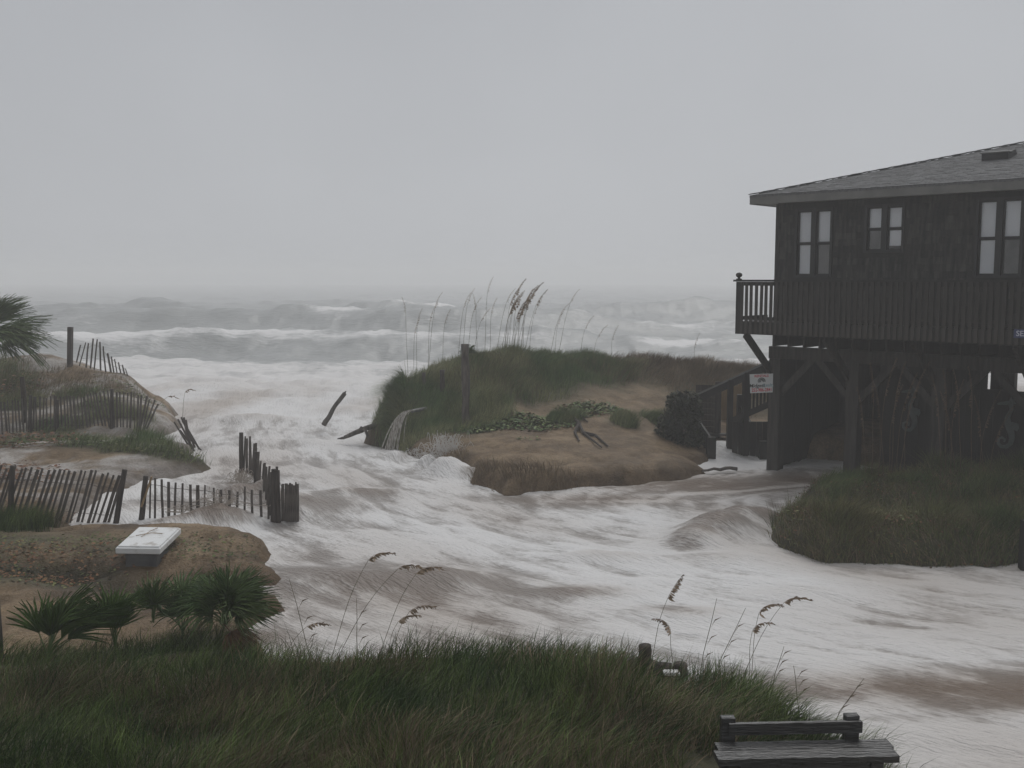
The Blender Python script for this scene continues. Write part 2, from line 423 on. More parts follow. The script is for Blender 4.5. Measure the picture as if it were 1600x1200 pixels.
V_MOUND += [blob_px(a, b_, .4, 1.2, .8, 1.1) for a, b_ in ((1225,838),(1260,850),(1300,860),(1350,866),(1400,868),(1450,868),(1500,867),(1550,866),(1600,864),(1240,822),(1340,850),(1460,850),(1580,850))]
V_FORE = [(-8,8.0,6,2.6,1.2),(-3,8.2,5,2.5,1.2),(.5,8.3,2.6,2.5,1.2),(2.2,8.6,1.0,1.0,1.1),(0,5,4,3,1.0),(-6,4,6,3,1),(1.9,7.6,.8,.8,.8)]
V_FORE += [blob_px(a, b_, .5, .9, .35, .9) for a, b_ in ((230,1040),(330,1020),(410,1015),(120,1050),(20,1060))]
V_LEFT = [(-17.0,33.6,1.4,.8,.8),(-14.2,32.6,.9,.6,.8),(-15.6,31.6,1.0,.5,.7),(-19,34.5,2.5,1.2,.8),(-12.8,31.2,1.0,.5,.9),(-13.4,29.9,1.0,.4,.9),(-17,29.7,1.3,.5,.8),(-11.8,27.2,1.1,.6,1.0),(-9.6,26.3,.8,.6,1.0),(-22,33,3,2,.8),(-13.6,28.1,1.0,.5,.8),(-11.6,30.6,.7,.5,.8),(-10.9,29.6,.5,.4,.7)]
V_LEFT += [blob_px(150,708,.5,1.3,.45,1.0), blob_px(195,715,.5,.8,.4,.9), blob_px(262,722,.4,1.0,.45,1.1), blob_px(90,640,1.1,1.0,.7,.8), blob_px(20,615,1.3,1.2,.8,.8), blob_px(165,600,1.8,.8,.5,.7)]
V_NEARLEFT = [(-9.8,18.3,1.2,.8,1.1),(-8.9,17.7,.6,.4,.7),(-9.0,16.6,2.2,.8,.6),(-7.6,14.9,1.7,.7,.9),(-10,15,2,1.2,1.0),(-6.6,16.2,1.4,.35,.4)]
ALLV = V_CENTRE + V_BACK + V_TUFT + V_MOUND + V_FORE + V_LEFT + V_NEARLEFT
attr(me, 'wet', 1 - sstep(.36, .62, H + (fbm(GX*2, GY*2, 2, 4)-.5)*.3))
attr(me, 'pale', sstep(5.8, 7.0, -GX) * sstep(19.6, 20.6, GY) * (GY < 40) * sstep(.40, .52, fbm(GX * .8, GY * 1.6, 6, 5, .6)))
attr(me, 'veg', np.clip(cover(GX, GY, ALLV), 0, 1))
ground = link('sand_ground', me, None); tag(ground, 'wet tan sand of the washed dunes', None, None, 'structure')
m = bpy.data.materials.new('wet_sand'); m.use_nodes = True; n = m.node_tree; b = n.nodes['Principled BSDF']
tc = n.nodes.new('ShaderNodeTexCoord')
def noise(n, scale, detail, vec):
    k = n.nodes.new('ShaderNodeTexNoise'); k.inputs['Scale'].default_value = scale; k.inputs['Detail'].default_value = detail
    n.links.new(vec, k.inputs['Vector']); return k.outputs[0]
def ramp(n, fac, stops):
    r = n.nodes.new('ShaderNodeValToRGB'); cr = r.color_ramp
    while len(cr.elements) < len(stops): cr.elements.new(.5)
    for e, (p, c) in zip(cr.elements, stops): e.position = p; e.color = (*c, 1) if len(c) == 3 else c
    n.links.new(fac, r.inputs[0]); return r.outputs[0]
def mixc(n, fac, a, c, mode='MIX'):
    k = n.nodes.new('ShaderNodeMix'); k.data_type = 'RGBA'; k.blend_type = mode
    if isinstance(fac, float): k.inputs[0].default_value = fac
    else: n.links.new(fac, k.inputs[0])
    for s, i in ((a, 6), (c, 7)):
        if isinstance(s, tuple): k.inputs[i].default_value = (*s, 1)
        else: n.links.new(s, k.inputs[i])
    return k.outputs[2]
def mathn(n, op, a, c=None, clamp=False):
    k = n.nodes.new('ShaderNodeMath'); k.operation = op; k.use_clamp = clamp
    for s, i in ((a, 0), (c, 1)):
        if s is None: continue
        if isinstance(s, (int, float)): k.inputs[i].default_value = s
        else: n.links.new(s, k.inputs[i])
    return k.outputs[0]
def getattr_node(n, name):
    k = n.nodes.new('ShaderNodeAttribute'); k.attribute_name = name; return k
c1 = ramp(n, noise(n, .7, 8, tc.outputs['Object']), [(.3, (.125,.088,.054)), (.55, (.225,.160,.095)), (.75, (.30,.225,.14))])
c2 = ramp(n, noise(n, 22, 5, tc.outputs['Object']), [(.35, (.72,.72,.72)), (.6, (1,1,1)), (.72, (1.12,1.1,1.06))])
c3 = mixc(n, 1.0, c1, c2, 'MULTIPLY')
dk = ramp(n, noise(n, 6, 6, tc.outputs['Object']), [(.3, (.045,.044,.024)), (.65, (.085,.080,.045))])
vg = getattr_node(n, 'veg').outputs['Fac']
vf = mathn(n, 'MULTIPLY', vg, mathn(n, 'ADD', noise(n, 3, 5, tc.outputs['Object']), .45), True)
vf = mathn(n, 'MULTIPLY', vf, 1.5, True)
c3 = mixc(n, getattr_node(n, 'pale').outputs['Fac'], c3, mixc(n, 1.0, (.40,.375,.355), c2, 'MULTIPLY'))
mot = ramp(n, noise(n, 2.2, 10, tc.outputs['Object']), [(.42,(.62,.58,.52)),(.56,(1,1,1))])
c3 = mixc(n, .8, c3, mot, 'MULTIPLY')
col = mixc(n, vf, c3, dk)
wt = getattr_node(n, 'wet').outputs['Fac']
col = mixc(n, wt, col, mixc(n, 1.0, col, (.55,.52,.50), 'MULTIPLY'))
n.links.new(col, b.inputs['Base Color']); b.inputs['Roughness'].default_value = .7; b.inputs['Specular IOR Level'].default_value = .25
bp = n.nodes.new('ShaderNodeBump'); bp.inputs['Strength'].default_value = .9; bp.inputs['Distance'].default_value = .12
n.links.new(mathn(n, 'ADD', noise(n, 3, 11, tc.outputs['Object']), mathn(n, 'MULTIPLY', noise(n, 30, 4, tc.outputs['Object']), .25)), bp.inputs['Height']); n.links.new(bp.outputs[0], b.inputs['Normal'])
ground.data.materials.append(m)

# ------------------------------------------------------------------ water: the sea, its breakers and the torrent through the gap, one sheet
wx = axis(-400, -15, 16, 400, .095, 1.022)
wy = axis(2, 8.2, 33, 720, .095, 1.0125)
X, Y = np.meshgrid(wx, wy, indexing='ij')
line = [(-8,70),(-7.5,52),(-7,42),(-6.2,35),(-5.0,30),(-3.2,25.5),(-.6,21.5),(3,18),(7.5,15),(13,12),(24,8),(40,4)]
pl = []
for k in range(len(line) - 1):
    a = np.array(line[k], float); c = np.array(line[k+1], float); m_ = max(2, int(np.hypot(*(c-a)) / 1.0))
    for i in range(m_): pl.append(a + (c - a) * i / m_)
pl.append(np.array(line[-1], float)); pl = np.array(pl)
for _ in range(6): pl[1:-1] = (pl[:-2] + pl[1:-1] * 2 + pl[2:]) / 4
seg = np.diff(pl, axis=0); sl = np.hypot(seg[:, 0], seg[:, 1]); arc = np.concatenate([[0], np.cumsum(sl)])
tn = seg / sl[:, None]; mid = (pl[:-1] + pl[1:]) / 2
TX = np.zeros_like(X); TY = np.zeros_like(X); WS = np.zeros_like(X); U = np.zeros_like(X); Vv = np.zeros_like(X)
for k in range(len(tn)):
    dx = X - mid[k, 0]; dy = Y - mid[k, 1]
    w = 1 / (dx * dx + dy * dy + 1.5) ** 2.2
    TX += w * tn[k, 0]; TY += w * tn[k, 1]; WS += w
    U += w * (arc[k] + sl[k] / 2 + dx * tn[k, 0] + dy * tn[k, 1]); Vv += w * (-dx * tn[k, 1] + dy * tn[k, 0])
U /= WS; Vv /= WS
tl = np.hypot(TX, TY) + 1e-9; TX /= tl; TY /= tl
# side stream coming past the house steps joins from the right
sd = np.exp(-(((X - 4.5) / 5) ** 2 + ((Y - 22.8) / 2.2) ** 2)); sx_, sy_ = -.93, -.36
TX = TX * (1 - sd) + sx_ * sd; TY = TY * (1 - sd) + sy_ * sd
# round the foot of the mound in front of the house
sea = sstep(40, 52, Y)
TX = TX * (1 - sea) + sea * .97; TY = TY * (1 - sea) - sea * .2
tl = np.hypot(TX, TY) + 1e-9; TX /= tl; TY /= tl
def sample(A, x, y):
    i = np.clip(np.searchsorted(wx, x) - 1, 0, len(wx) - 2); j = np.clip(np.searchsorted(wy, y) - 1, 0, len(wy) - 2)
    fx = np.clip((x - wx[i]) / (wx[i+1] - wx[i]), 0, 1); fy = np.clip((y - wy[j]) / (wy[j+1] - wy[j]), 0, 1)
    return (A[i, j] * (1-fx) + A[i+1, j] * fx) * (1-fy) + (A[i, j+1] * (1-fx) + A[i+1, j+1] * fx) * fy
def lic(src_scale, length, seed, steps=9):
    """noise drawn out along the current"""
    acc = fbm(X * src_scale, Y * src_scale, seed, 3); cnt = 1.0
    for sg in (1, -1):
        x = X.copy(); y = Y.copy(); h = length / steps
        for k in range(steps):
            i = np.clip(np.searchsorted(wx, x.ravel()) - 1, 0, len(wx) - 1); j = np.clip(np.searchsorted(wy, y.ravel()) - 1, 0, len(wy) - 1)
            x = x + sg * h * TX[i, j].reshape(x.shape); y = y + sg * h * TY[i, j].reshape(x.shape)
            w = 1 - (k + 1) / (steps + 1)
            acc = acc + w * fbm(x * src_scale, y * src_scale, seed, 3); cnt += w
    r = acc / cnt
    return (r - r.mean()) / (r.std() + 1e-6)
big = lic(.7, 1.4, 2); med = lic(2.1, .9, 6, 10); fin = lic(5.0, .5, 9, 8)
GH = base_h(np.clip(X, -32, 32), np.clip(Y, -4, 47)); GH = np.where(Y > 47, -1.2, GH)
Wz = np.full_like(X, WZ)
calm = np.zeros_like(X)
for px, py, rx, ry, a in ((290,790,1.6,.7,.6),(370,770,1.0,1.2,.5),(1130,758,3.6,1.5,1.0),(1250,752,2.2,1.3,1.0),(960,780,3.0,.8,.8),(520,870,2.0,1.2,.45),(600,925,2.6,.7,.5),(760,930,1.6,.4,.4),(90,1000,1.5,.8,1.0),(360,1000,1.5,.8,.8),(1500,1075,3.0,.55,1.0),(1620,1080,3.0,.8,1.0),(1000,768,2.0,.5,.6)):
    p = onz(px, py, WZ); calm = np.maximum(calm, a * np.exp(-((X-p.x)/rx) ** 2 - ((Y-p.y)/ry) ** 2))
ch = 1 - sea
Wz += ch * (1 - .8 * calm) * (.016 * big + .012 * med + .012 * fin)
# humps where the torrent rides over something: (px, py, z, rx, ry, height, brown)
brown = np.clip(.22 + .20 * lic(.45, 2.6, 12), 0, 1) * ch
humps = [(345,796,.5,.6,.5,.34,.95),(385,765,.5,.8,.5,.40,.8),(290,806,.4,.7,.3,.14,.9),(400,742,.4,.9,.8,.15,.4),(480,790,.3,1.3,.9,.16,.8),(560,770,.3,1.2,.5,.14,.7),
         (1125,820,.4,.75,.5,.42,1.0),(1085,835,.4,.5,.5,.22,.9),(1165,805,.4,.8,.35,.30,.9),(1110,868,.3,.9,.35,.10,.5),
         (700,722,.5,.55,.45,.40,.35),(668,716,.4,.3,.3,.25,.1),(735,735,.4,.5,.3,.2,.6),(620,706,.4,.4,.3,.2,.2),
         (560,640,.3,1.8,1.0,.12,.5),(440,690,.3,1.6,.7,.12,.5),(380,655,.3,1.8,.8,.2,.5),(520,900,.25,1.4,.6,.1,.9),(620,910,.25,1.2,.4,.1,.9),
         (700,905,.25,1.2,.4,.08,.6),(960,870,.25,1.0,.3,.08,.4),(880,930,.2,1.0,.3,.06,.7),(1050,960,.2,1.0,.3,.06,.5),(1250,930,.2,1.2,.3,.05,.3),(450,960,.2,.7,.4,.05,.5)]
muddy = np.zeros_like(X)
for px, py, z, rx, ry, a, br in humps:
    p = onz(px, py, z)
    g = np.exp(-(((X-p.x)/rx) ** 2 + ((Y-p.y)/ry) ** 2) ** 1.2)
    Wz += a * g * (1 + .15 * med); brown = np.maximum(brown, br * g * (.75 + .25 * np.clip(big, -1, 1))); muddy = np.maximum(muddy, np.clip(br - .4, 0, 1) * g)
# water pouring down the wooden steps beside the house
p = at(1128, 690, 27.2)
Wz += .34 * np.exp(-((X-p.x)/.55) ** 2 - ((Y-p.y)/.7) ** 2)
brown = np.maximum(brown, calm * .95)
# swell
def crest(y0, amp, steep, back, seed, wob=3.0, lumps=.35):
    yc = y0 + (fbm(X / 26, X * 0 + seed, seed, 2) - .5) * 2 * wob
    t = Y - yc
    prof = np.where(t < 0, np.exp(-(t / steep) ** 2), np.exp(-np.abs(t / back) ** 1.4))
    am = amp * (1 - lumps + 2 * lumps * fbm(X / 13, Y / 40 + seed * 3.1, seed + 3, 1))
    return prof * am, t
s0 = np.where(Y > 40, 0.0, 0.0)
c1_, t1 = crest(63, 1.30, 3.6, 8.0, 1, 4, .5)
c2_, t2 = crest(84, 1.8, 4.5, 9, 2, 5, .6)
c3_, t3 = crest(112, 1.75, 5, 11, 4, 7, .85)
c4_, t4 = crest(150, 1.1, 8, 15, 5, 14, .8)
swell = c1_ + c2_ + c3_ + c4_
Wz += sea * (swell - .05 + (fbm(X / 7, Y / 3.5, 3, 5) - .5) * 1.3 * sstep(50, 62, Y) + (fbm(X * .9, Y * .9, 7, 3) - .5) * .3 + (fbm(X / 2.6, Y / 1.8, 5, 4) - .5) * .7 * sstep(56, 64, Y))
surf = sstep(33, 43, Y) * (1 - sstep(54, 60, Y + (fbm(X/7, Y/7, 4, 2) - .5) * 5))
Wz += surf * (fbm(X / 1.1, Y / .9, 8, 5) - .5) * .55 + surf * sstep(46, 55, Y) * .25
# foam
patch = fbm(X * .35 + 5, Y * .35, 14, 3); patch = (patch - patch.mean()) / patch.std()
foam = ch * (.72 + .03 * big + .09 * med + .13 * fin + .08 * patch - .64 * calm)
edge = np.clip(1 - np.abs(Wz - GH) / .09, 0, 1) * (Y < 45)
foam = foam + .28 * edge * ch
for px, py, rx, ry, a in ((700,850,2.2,.9,.25),(900,880,2.5,.8,.22),(1100,930,3,.9,.2),(1350,1000,3,.8,.25),(1450,1150,2.0,.35,.5),(1320,1105,1.0,.25,.5),(1560,1170,2.0,.4,.5),(450,870,1.0,.7,.2),(470,640,2.5,3,.25),(300,830,1.5,.25,.3),(1150,725,1.6,.5,.6),(1250,724,1.5,.2,.5),(1000,783,1.5,.15,.5),(1300,880,2.0,.25,.3),(660,725,.6,.4,.4),(1128,690,.7,.7,.6)):
    p = onz(px, py, WZ); foam += a * np.exp(-((X-p.x)/rx) ** 2 - ((Y-p.y)/ry) ** 2)
foam = foam - 1.15 * muddy * ch
# two thin foam lines on the smooth brown water by the house
for ya, yb, w_ in ((735,728,.10),(772,757,.09)):
    p = onz(1040, ya, WZ); q = onz(1330, yb, WZ)
    tt = np.clip((X - p.x) / (q.x - p.x), 0, 1); yl = p.y + (q.y - p.y) * tt + .12 * np.sin(X * 1.1)
    foam += .8 * np.exp(-((Y - yl) / w_) ** 2) * sstep(p.x - .3, p.x + .3, X) * (1 - sstep(q.x, q.x + .6, X))
sf = .04 + .95 * (fbm(X / 7, Y / 3.5, 10, 4) - .5)
for c_, t_, a_ in ((c1_, t1, 2.1), (c2_, t2, 2.2), (c3_, t3, 2.4)):
    sf = sf + .9 * np.exp(-((t_ + .6) / 1.9) ** 2) * sstep(.46, .66, fbm(X / 12, Y / 9, 13, 4))
sf = sf + .22 * np.exp(-((t2 + 4) / 5) ** 2) * sstep(.45, .65, fbm(X / 11, Y / 9, 15, 3))
foam = foam + sea * np.clip(sf, 0, 1) * (1 - surf) + surf * (.74 + .30 * (fbm(X / 2.2, Y / 1.6, 11, 4) - .5) * 2)
brown = np.clip(brown + surf * .12, 0, 1)
me = grid_mesh('water', wx, wy, Wz)
attr(me, 'foam', foam); attr(me, 'brown', brown); attr(me, 'sea', sea)
fl = me.attributes.new('flow', 'FLOAT_VECTOR', 'POINT')
fl.data.foreach_set('vector', np.stack([U * .6, Vv * 2.2, np.zeros_like(U)], -1).astype(np.float32).ravel())
m = bpy.data.materials.new('storm_water'); m.use_nodes = True; n = m.node_tree; b = n.nodes['Principled BSDF']
fa = getattr_node(n, 'flow').outputs['Vector']
tc = n.nodes.new('ShaderNodeTexCoord')
def seamix(sc, dt):
    mpn = n.nodes.new('ShaderNodeMapping'); mpn.inputs['Scale'].default_value = (.22, .75, .75); n.links.new(tc.outputs['Object'], mpn.inputs[0])
    a_ = noise(n, sc, dt, fa); b_ = noise(n, sc * .6, dt, mpn.outputs[0])
    k = n.nodes.new('ShaderNodeMix'); n.links.new(getattr_node(n, 'sea').outputs['Fac'], k.inputs[0]); n.links.new(a_, k.inputs[2]); n.links.new(b_, k.inputs[3]); return k.outputs[0]
n1 = seamix(1.7, 8); n2 = seamix(5.0, 7); n3 = noise(n, 2.6, 9, tc.outputs['Object'])
fo = getattr_node(n, 'foam').outputs['Fac']; br = getattr_node(n, 'brown').outputs['Fac']; se = getattr_node(n, 'sea').outputs['Fac']
s_ = mathn(n, 'ADD', mathn(n, 'MULTIPLY', mathn(n, 'SUBTRACT', n1, .5), .75), mathn(n, 'MULTIPLY', mathn(n, 'SUBTRACT', n2, .5), .75))
n4 = seamix(13.0, 6)
s_ = mathn(n, 'ADD', s_, mathn(n, 'MULTIPLY', mathn(n, 'SUBTRACT', n3, .5), .45))
s_ = mathn(n, 'ADD', s_, mathn(n, 'MULTIPLY', mathn(n, 'SUBTRACT', n4, .5), .65))
f_ = mathn(n, 'ADD', fo, s_, True)
mr = n.nodes.new('ShaderNodeMapRange'); mr.interpolation_type = 'SMOOTHSTEP'
mr.inputs['From Min'].default_value = .20; mr.inputs['From Max'].default_value = .88
n.links.new(f_, mr.inputs[0]); ff = mr.outputs[0]
wcol = mixc(n, br, (.31,.292,.278), (.17,.125,.095))
wcol = mixc(n, se, wcol, (.32,.33,.328))
fcol = mixc(n, br, (.69,.685,.685), (.42,.37,.33))
col = mixc(n, ff, wcol, fcol)
n.links.new(col, b.inputs['Base Color'])
rr = n.nodes.new('ShaderNodeMapRange'); rr.inputs['To Min'].default_value = .28; rr.inputs['To Max'].default_value = .75
n.links.new(ff, rr.inputs[0]); n.links.new(rr.outputs[0], b.inputs['Roughness'])
b.inputs['IOR'].default_value = 1.33
bp = n.nodes.new('ShaderNodeBump'); bp.inputs['Strength'].default_value = .85; bp.inputs['Distance'].default_value = .08
n.links.new(mathn(n, 'ADD', s_, 0), bp.inputs['Height']); n.links.new(bp.outputs[0], b.inputs['Normal'])
water = link('water', me, m); tag(water, 'foaming brown and white storm water', None, None, 'structure')
def wheight(x, y):
    return float(sample(Wz, np.array([x]), np.array([y]))[0])

# ------------------------------------------------------------------ house on pilings
C0 = Vector((6.53, 25.0, 0)); HANG = atan2(-.69, .724)
house = empty('beach_house', C0, HANG)
tag(house, 'dark shingled beach house raised on pilings with a grey hip roof', 'house')
_d = Vector((cos(HANG), sin(HANG), 0)); _i = Vector((-sin(HANG), cos(HANG), 0))
def hat(px, py, q):
    """pixel -> (s, z) on the house's vertical plane at inward depth q"""
    r = ray(px, py); o = Vector((0, 0, EYE)) - C0
    t = (q - o.dot(_i)) / r.dot(_i)
    p = o + r * t
    return p.dot(_d), p.z
LEN, DEP = 13.0, 11.4
ZF, ZT = 3.98, 6.82
wins = []
for (x0, x1, yt, yb, pat) in ((1247,1299,330,430,(1,1,1,0)), (1356,1411,324,391,(1,1,0,1)), (1531,1598,314,430,(1,1,1,0))):
    s0_, z1 = hat(x0, yt, 0); s1_, _ = hat(x1, yt, 0); _, z0 = hat((x0+x1)/2, yb, 0)
    wins.append((s0_, s1_, z0, z1, pat))
# wall panels between the openings
mb = MB(); T = .14
xs_ = [0.0]
for w in wins: xs_ += [w[0], w[1]]
xs_.append(LEN)
for k in range(0, len(xs_), 2): mb.box(xs_[k], 0, ZF-.25, xs_[k+1], T, ZT)
for s0_, s1_, z0, z1, _ in wins:
    mb.box(s0_, 0, ZF-.25, s1_, T, z0); mb.box(s0_, 0, z1, s1_, T, ZT)
mb.build('wall', M['dark_wood'], house)
mb = MB(); mb.box(0, T, ZF-.25, T, DEP, ZT); mb.build('wall', M['shingle'], house)
mb = MB(); mb.box(T, DEP-T, ZF-.25, LEN, DEP, ZT); mb.build('wall', M['shingle'], house)
mb = MB(); mb.box(LEN-T, T, ZF-.25, LEN, DEP-T, ZT); mb.build('wall', M['shingle'], house)
mb = MB(); mb.box(T, T, ZF-.25, LEN-T, DEP-T, ZF-.02); mb.build('floor', M['dark_wood'], house)
mb = MB(); mb.box(T, T, ZT-.1, LEN-T, DEP-T, ZT-.02); mb.build('ceiling', M['dark_wood'], house)
# wall shingles, front
def in_win(s, z, ww=.1, hh=.1):
    for s0_, s1_, z0, z1, _ in wins:
        if s + ww > s0_ - .07 and s < s1_ + .07 and z + hh > z0 - .07 and z < z1 + .07: return True
    return False
mb = MB(); z = ZF - .02; row = 0
while z < ZT - .02:
    s = -.01 + random.uniform(0, .08); h = .15
    while s < 8.2:
        w = random.uniform(.09, .19)
        if not in_win(s, z, w, h):
            a = random.uniform(.012, .026); zz = z + random.uniform(-.012, .012)
            mb.add([(s+.003,-a,zz),(s+w-.003,-a,zz),(s+w-.003,-.004,min(zz+h+.02, ZT)),(s+.003,-.004,min(zz+h+.02, ZT)),(s+.003,0.0,zz),(s+w-.003,0.0,zz)],
                   [(0,1,2,3),(4,5,1,0)])
        s += w
    z += h; row += 1
o = mb.build('wall_shingle', M['shingle'], house); o['kind'] = 'stuff'
mb = MB(); mb.box(-.03, -.03, ZF-.2, .06, .004, ZT-.01); mb.build('corner_board', M['dark_wood'], house)
# windows: frame, mullion, four sashes each with a pane and what hangs behind it
for s0_, s1_, z0, z1, pat in wins:
    fr = MB(); fw = .055; y0, y1 = -.035, .10
    sm = (s0_ + s1_) / 2; zm = (z0 + z1) / 2 - .01
    fr.box(s0_-fw, y0, z0-fw, s0_, y1, z1+fw); fr.box(s1_, y0, z0-fw, s1_+fw, y1, z1+fw)
    fr.box(s0_, y0, z1, s1_, y1, z1+fw); fr.box(s0_, y0-.02, z0-fw, s1_, y1, z0)
    fo_ = fr.build('window', M['window_frame'], house)
    mu = MB(); mu.box(sm-.06, y0+.003, z0, sm+.06, y1, z1); mu.build('mullion', M['window_frame'], fo_)
    k = 0
    for (za, zb, yy) in ((zm, z1, .03), (z0, zm, .055)):
        for (sa, sb) in ((s0_, sm-.06), (sm+.06, s1_)):
            sh = MB(); t_ = .035
            sh.box(sa, yy, za, sa+t_, yy+.03, zb); sh.box(sb-t_, yy, za, sb, yy+.03, zb)
            sh.box(sa+t_, yy, za, sb-t_, yy+.03, za+t_); sh.box(sa+t_, yy, zb-t_, sb-t_, yy+.03, zb)
            sh.build('sash', M['window_frame'], fo_)
            g = MB(); g.box(sa+t_, yy+.012, za+t_, sb-t_, yy+.018, zb-t_); g.build('pane', M['glass'], fo_)
            bl = MB(); drop = 0 if pat[k] else 0
            zlow = za + (.10 if (pat[k] and k == 3) else 0)
            bl.box(sa, .088, zlow, sb, .098, zb)
            bl.build('blind', M['blind'] if pat[k] else M['dim_curtain'], fo_)
            k += 1
# roof: hip, overhanging, with soffit, fascia, shingle courses and vents
OV = .5; SL = .27
ex0, ex1, ey0, ey1 = -OV, LEN + OV, -OV, DEP + OV
RZ = ZT + .20; half = (ey1 - ey0) / 2
ridge_z = RZ + half * SL
mb = MB()
v = [(ex0,ey0,RZ),(ex1,ey0,RZ),(ex1,ey1,RZ),(ex0,ey1,RZ),(ex0+half,ey0+half,ridge_z),(ex1-half,ey0+half,ridge_z)]
vb = [(a, c_, zz - .05) for a, c_, zz in v]
mb.add(v + vb, [(0,1,5,4),(1,2,5),(2,3,4,5),(3,0,4),(6,10,11,7),(7,11,8),(8,11,10,9),(9,10,6),(0,6,7,1),(1,7,8,2),(2,8,9,3),(3,9,6,0)])
roof = mb.build('roof', M['roof'], house)
mb = MB()
mb.box(ex0+.02, ey0+.02, ZT, ex1-.02, ey1-.02, ZT+.03); mb.build('soffit', M['fascia'], roof)
for (a, c_, e, f) in ((ex0,ey0,ex1,ey0+.03),(ex0,ey1-.03,ex1,ey1),(ex0,ey0+.03,ex0+.03,ey1-.03),(ex1-.03,ey0+.03,ex1,ey1-.03)):
    mb = MB(); mb.box(a+.005, c_+.005, ZT-.02, e-.005, f-.005, RZ-.045); mb.build('fascia_board', M['fascia'], roof)
mb = MB(); q = .0
nrow = 0
while q < half - .1:                      # facing slope
    zb = RZ + q * SL; qt = q + .19
    s = ex0 + q + random.uniform(0, .2)
    send = min(ex1 - q, 9.0)
    while s < send:
        w = random.uniform(.14, .26); a = random.uniform(.007, .016)
        x2 = min(s + w - .008, send)
        mb.add([(s, ey0+q-.012, zb+a), (x2, ey0+q-.012, zb+a), (x2, ey0+qt, RZ+qt*SL+.005), (s, ey0+qt, RZ+qt*SL+.005), (s, ey0+q-.012, zb-.002), (x2, ey0+q-.012, zb-.002)], [(0,1,2,3),(4,5,1,0)])
        s += w
    q += .16; nrow += 1
o = mb.build('roof_shingle', M['roof'], roof); o['kind'] = 'stuff'
mb = MB()
for k in range(26):                       # hip caps
    t0 = k * .22; t1_ = t0 + .26
    mb.bar((ex0+t0, ey0+t0, RZ+t0*SL+.03), (ex0+t1_, ey0+t1_, RZ+t1_*SL+.02), .22, .02)
mb.build('hip_cap', M['roof'], roof)
# low roof vent
qv = 2.75; best = None
for it in range(400):
    sv = 3 + it * .01
    w = C0 + _d * sv + _i * (ey0 + qv) + Vector((0, 0, RZ + qv * SL))
    a = (w.x / w.y) * FPX + 800
    if a > 1548: break
vb_ = MB(); zc = RZ + qv * SL
vb_.add([(sv-.30, ey0+qv-.28, zc-.06), (sv+.28, ey0+qv-.28, zc-.06), (sv+.28, ey0+qv+.3, zc+.1), (sv-.30, ey0+qv+.3, zc+.1),
         (sv-.30, ey0+qv-.30, zc+.09), (sv+.28, ey0+qv-.30, zc+.09), (sv+.28, ey0+qv+.2, zc+.19), (sv-.30, ey0+qv+.2, zc+.19)],
        [(0,3,2,1),(4,5,6,7),(0,1,5,4),(1,2,6,5),(2,3,7,6),(3,0,4,7)])
vb_.build('roof_vent', M['vent'], roof)
vb_ = MB(); vb_.box(sv-.33, ey0+qv-.34, zc+.092, sv+.31, ey0+qv-.05, zc+.112); vb_.build('vent_hood', M['fascia'], roof)
# deck with railing
RAILY = -1.45; RX0 = -.22; RZT = 4.97
deck = MB(); 
db = empty('deck', (0, 0, 0)); db.parent = house
for k in range(10):
    y0 = RAILY + .02 + k * .145
    mb = MB(); mb.box(RX0+.02, y0, ZF-.04, 9.5, y0+.137, ZF); mb.build('deck_board', M['dark_wood'], db)
mb = MB(); mb.box(RX0, RAILY-.02, ZF-.30, 9.5, RAILY+.018, ZF-.01); mb.build('rim_joist', M['dark_wood'], db)
mb = MB(); mb.box(RX0-.0, RAILY+.02, ZF-.30, RX0+.04, 0.0, ZF-.045); mb.build('rim_joist', M['dark_wood'], db)
mb = MB(); mb.box(RX0-.05, RAILY-.09, RZT-.045, 9.5, RAILY+.07, RZT); mb.build('top_rail', M['dark_wood'], db)
mb = MB(); mb.box(RX0, RAILY-.01, RZT-.14, 9.5, RAILY+.03, RZT-.05); mb.build('upper_rail', M['dark_wood'], db)
mb = MB(); mb.box(RX0, RAILY-.01, ZF+.04, 9.5, RAILY+.03, ZF+.12); mb.build('lower_rail', M['dark_wood'], db)
mb = MB(); mb.box(RX0-.05, RAILY+.072, RZT-.045, RX0+.09, -.03, RZT-.002); mb.build('top_rail', M['dark_wood'], db)
mb = MB(); mb.box(RX0, RAILY+.072, ZF+.04, RX0+.04, -.03, ZF+.12); mb.build('lower_rail', M['dark_wood'], db)
bal = MB().box(-.036, -.045, 0, .036, -.022, RZT - .05 - (ZF - .28)).mesh('baluster')
s = RX0 + .16; k = 0
while s < 9.4:
    o = link('baluster', bal, M['rail'], db, loc=(s + random.uniform(-.006,.006), RAILY, ZF - .28)); o.rotation_euler = (0, random.uniform(-.008,.008), 0)
    s += .128
pm = MB().box(-.06, -.055, 0, .06, .055, RZT - ZF + .30 - .05).mesh('rail_post')
for s in (RX0+.06, 2.0, 3.9, 5.8, 7.7, 9.4):
    link('rail_post', pm, M['dark_wood'], db, loc=(s, RAILY + .02, ZF - .30))
fin_m = MB(); 
def lathe(mb, prof, n=12, c=(0,0,0)):
    o = len(mb.v)
    for r, z in prof:
        for k in range(n): mb.v.append((c[0] + r*cos(2*pi*k/n), c[1] + r*sin(2*pi*k/n), c[2] + z))
    for i in range(len(prof)-1):
        for k in range(n):
            k2 = (k+1) % n; mb.f.append((o+i*n+k, o+i*n+k2, o+(i+1)*n+k2, o+(i+1)*n+k))
    return mb
lathe(fin_m, [(.0,0),(.07,0),(.07,.02),(.035,.03),(.03,.05),(.065,.075),(.078,.11),(.065,.145),(.03,.165),(.0,.17)])
fin_mesh = fin_m.mesh('post_finial', True)
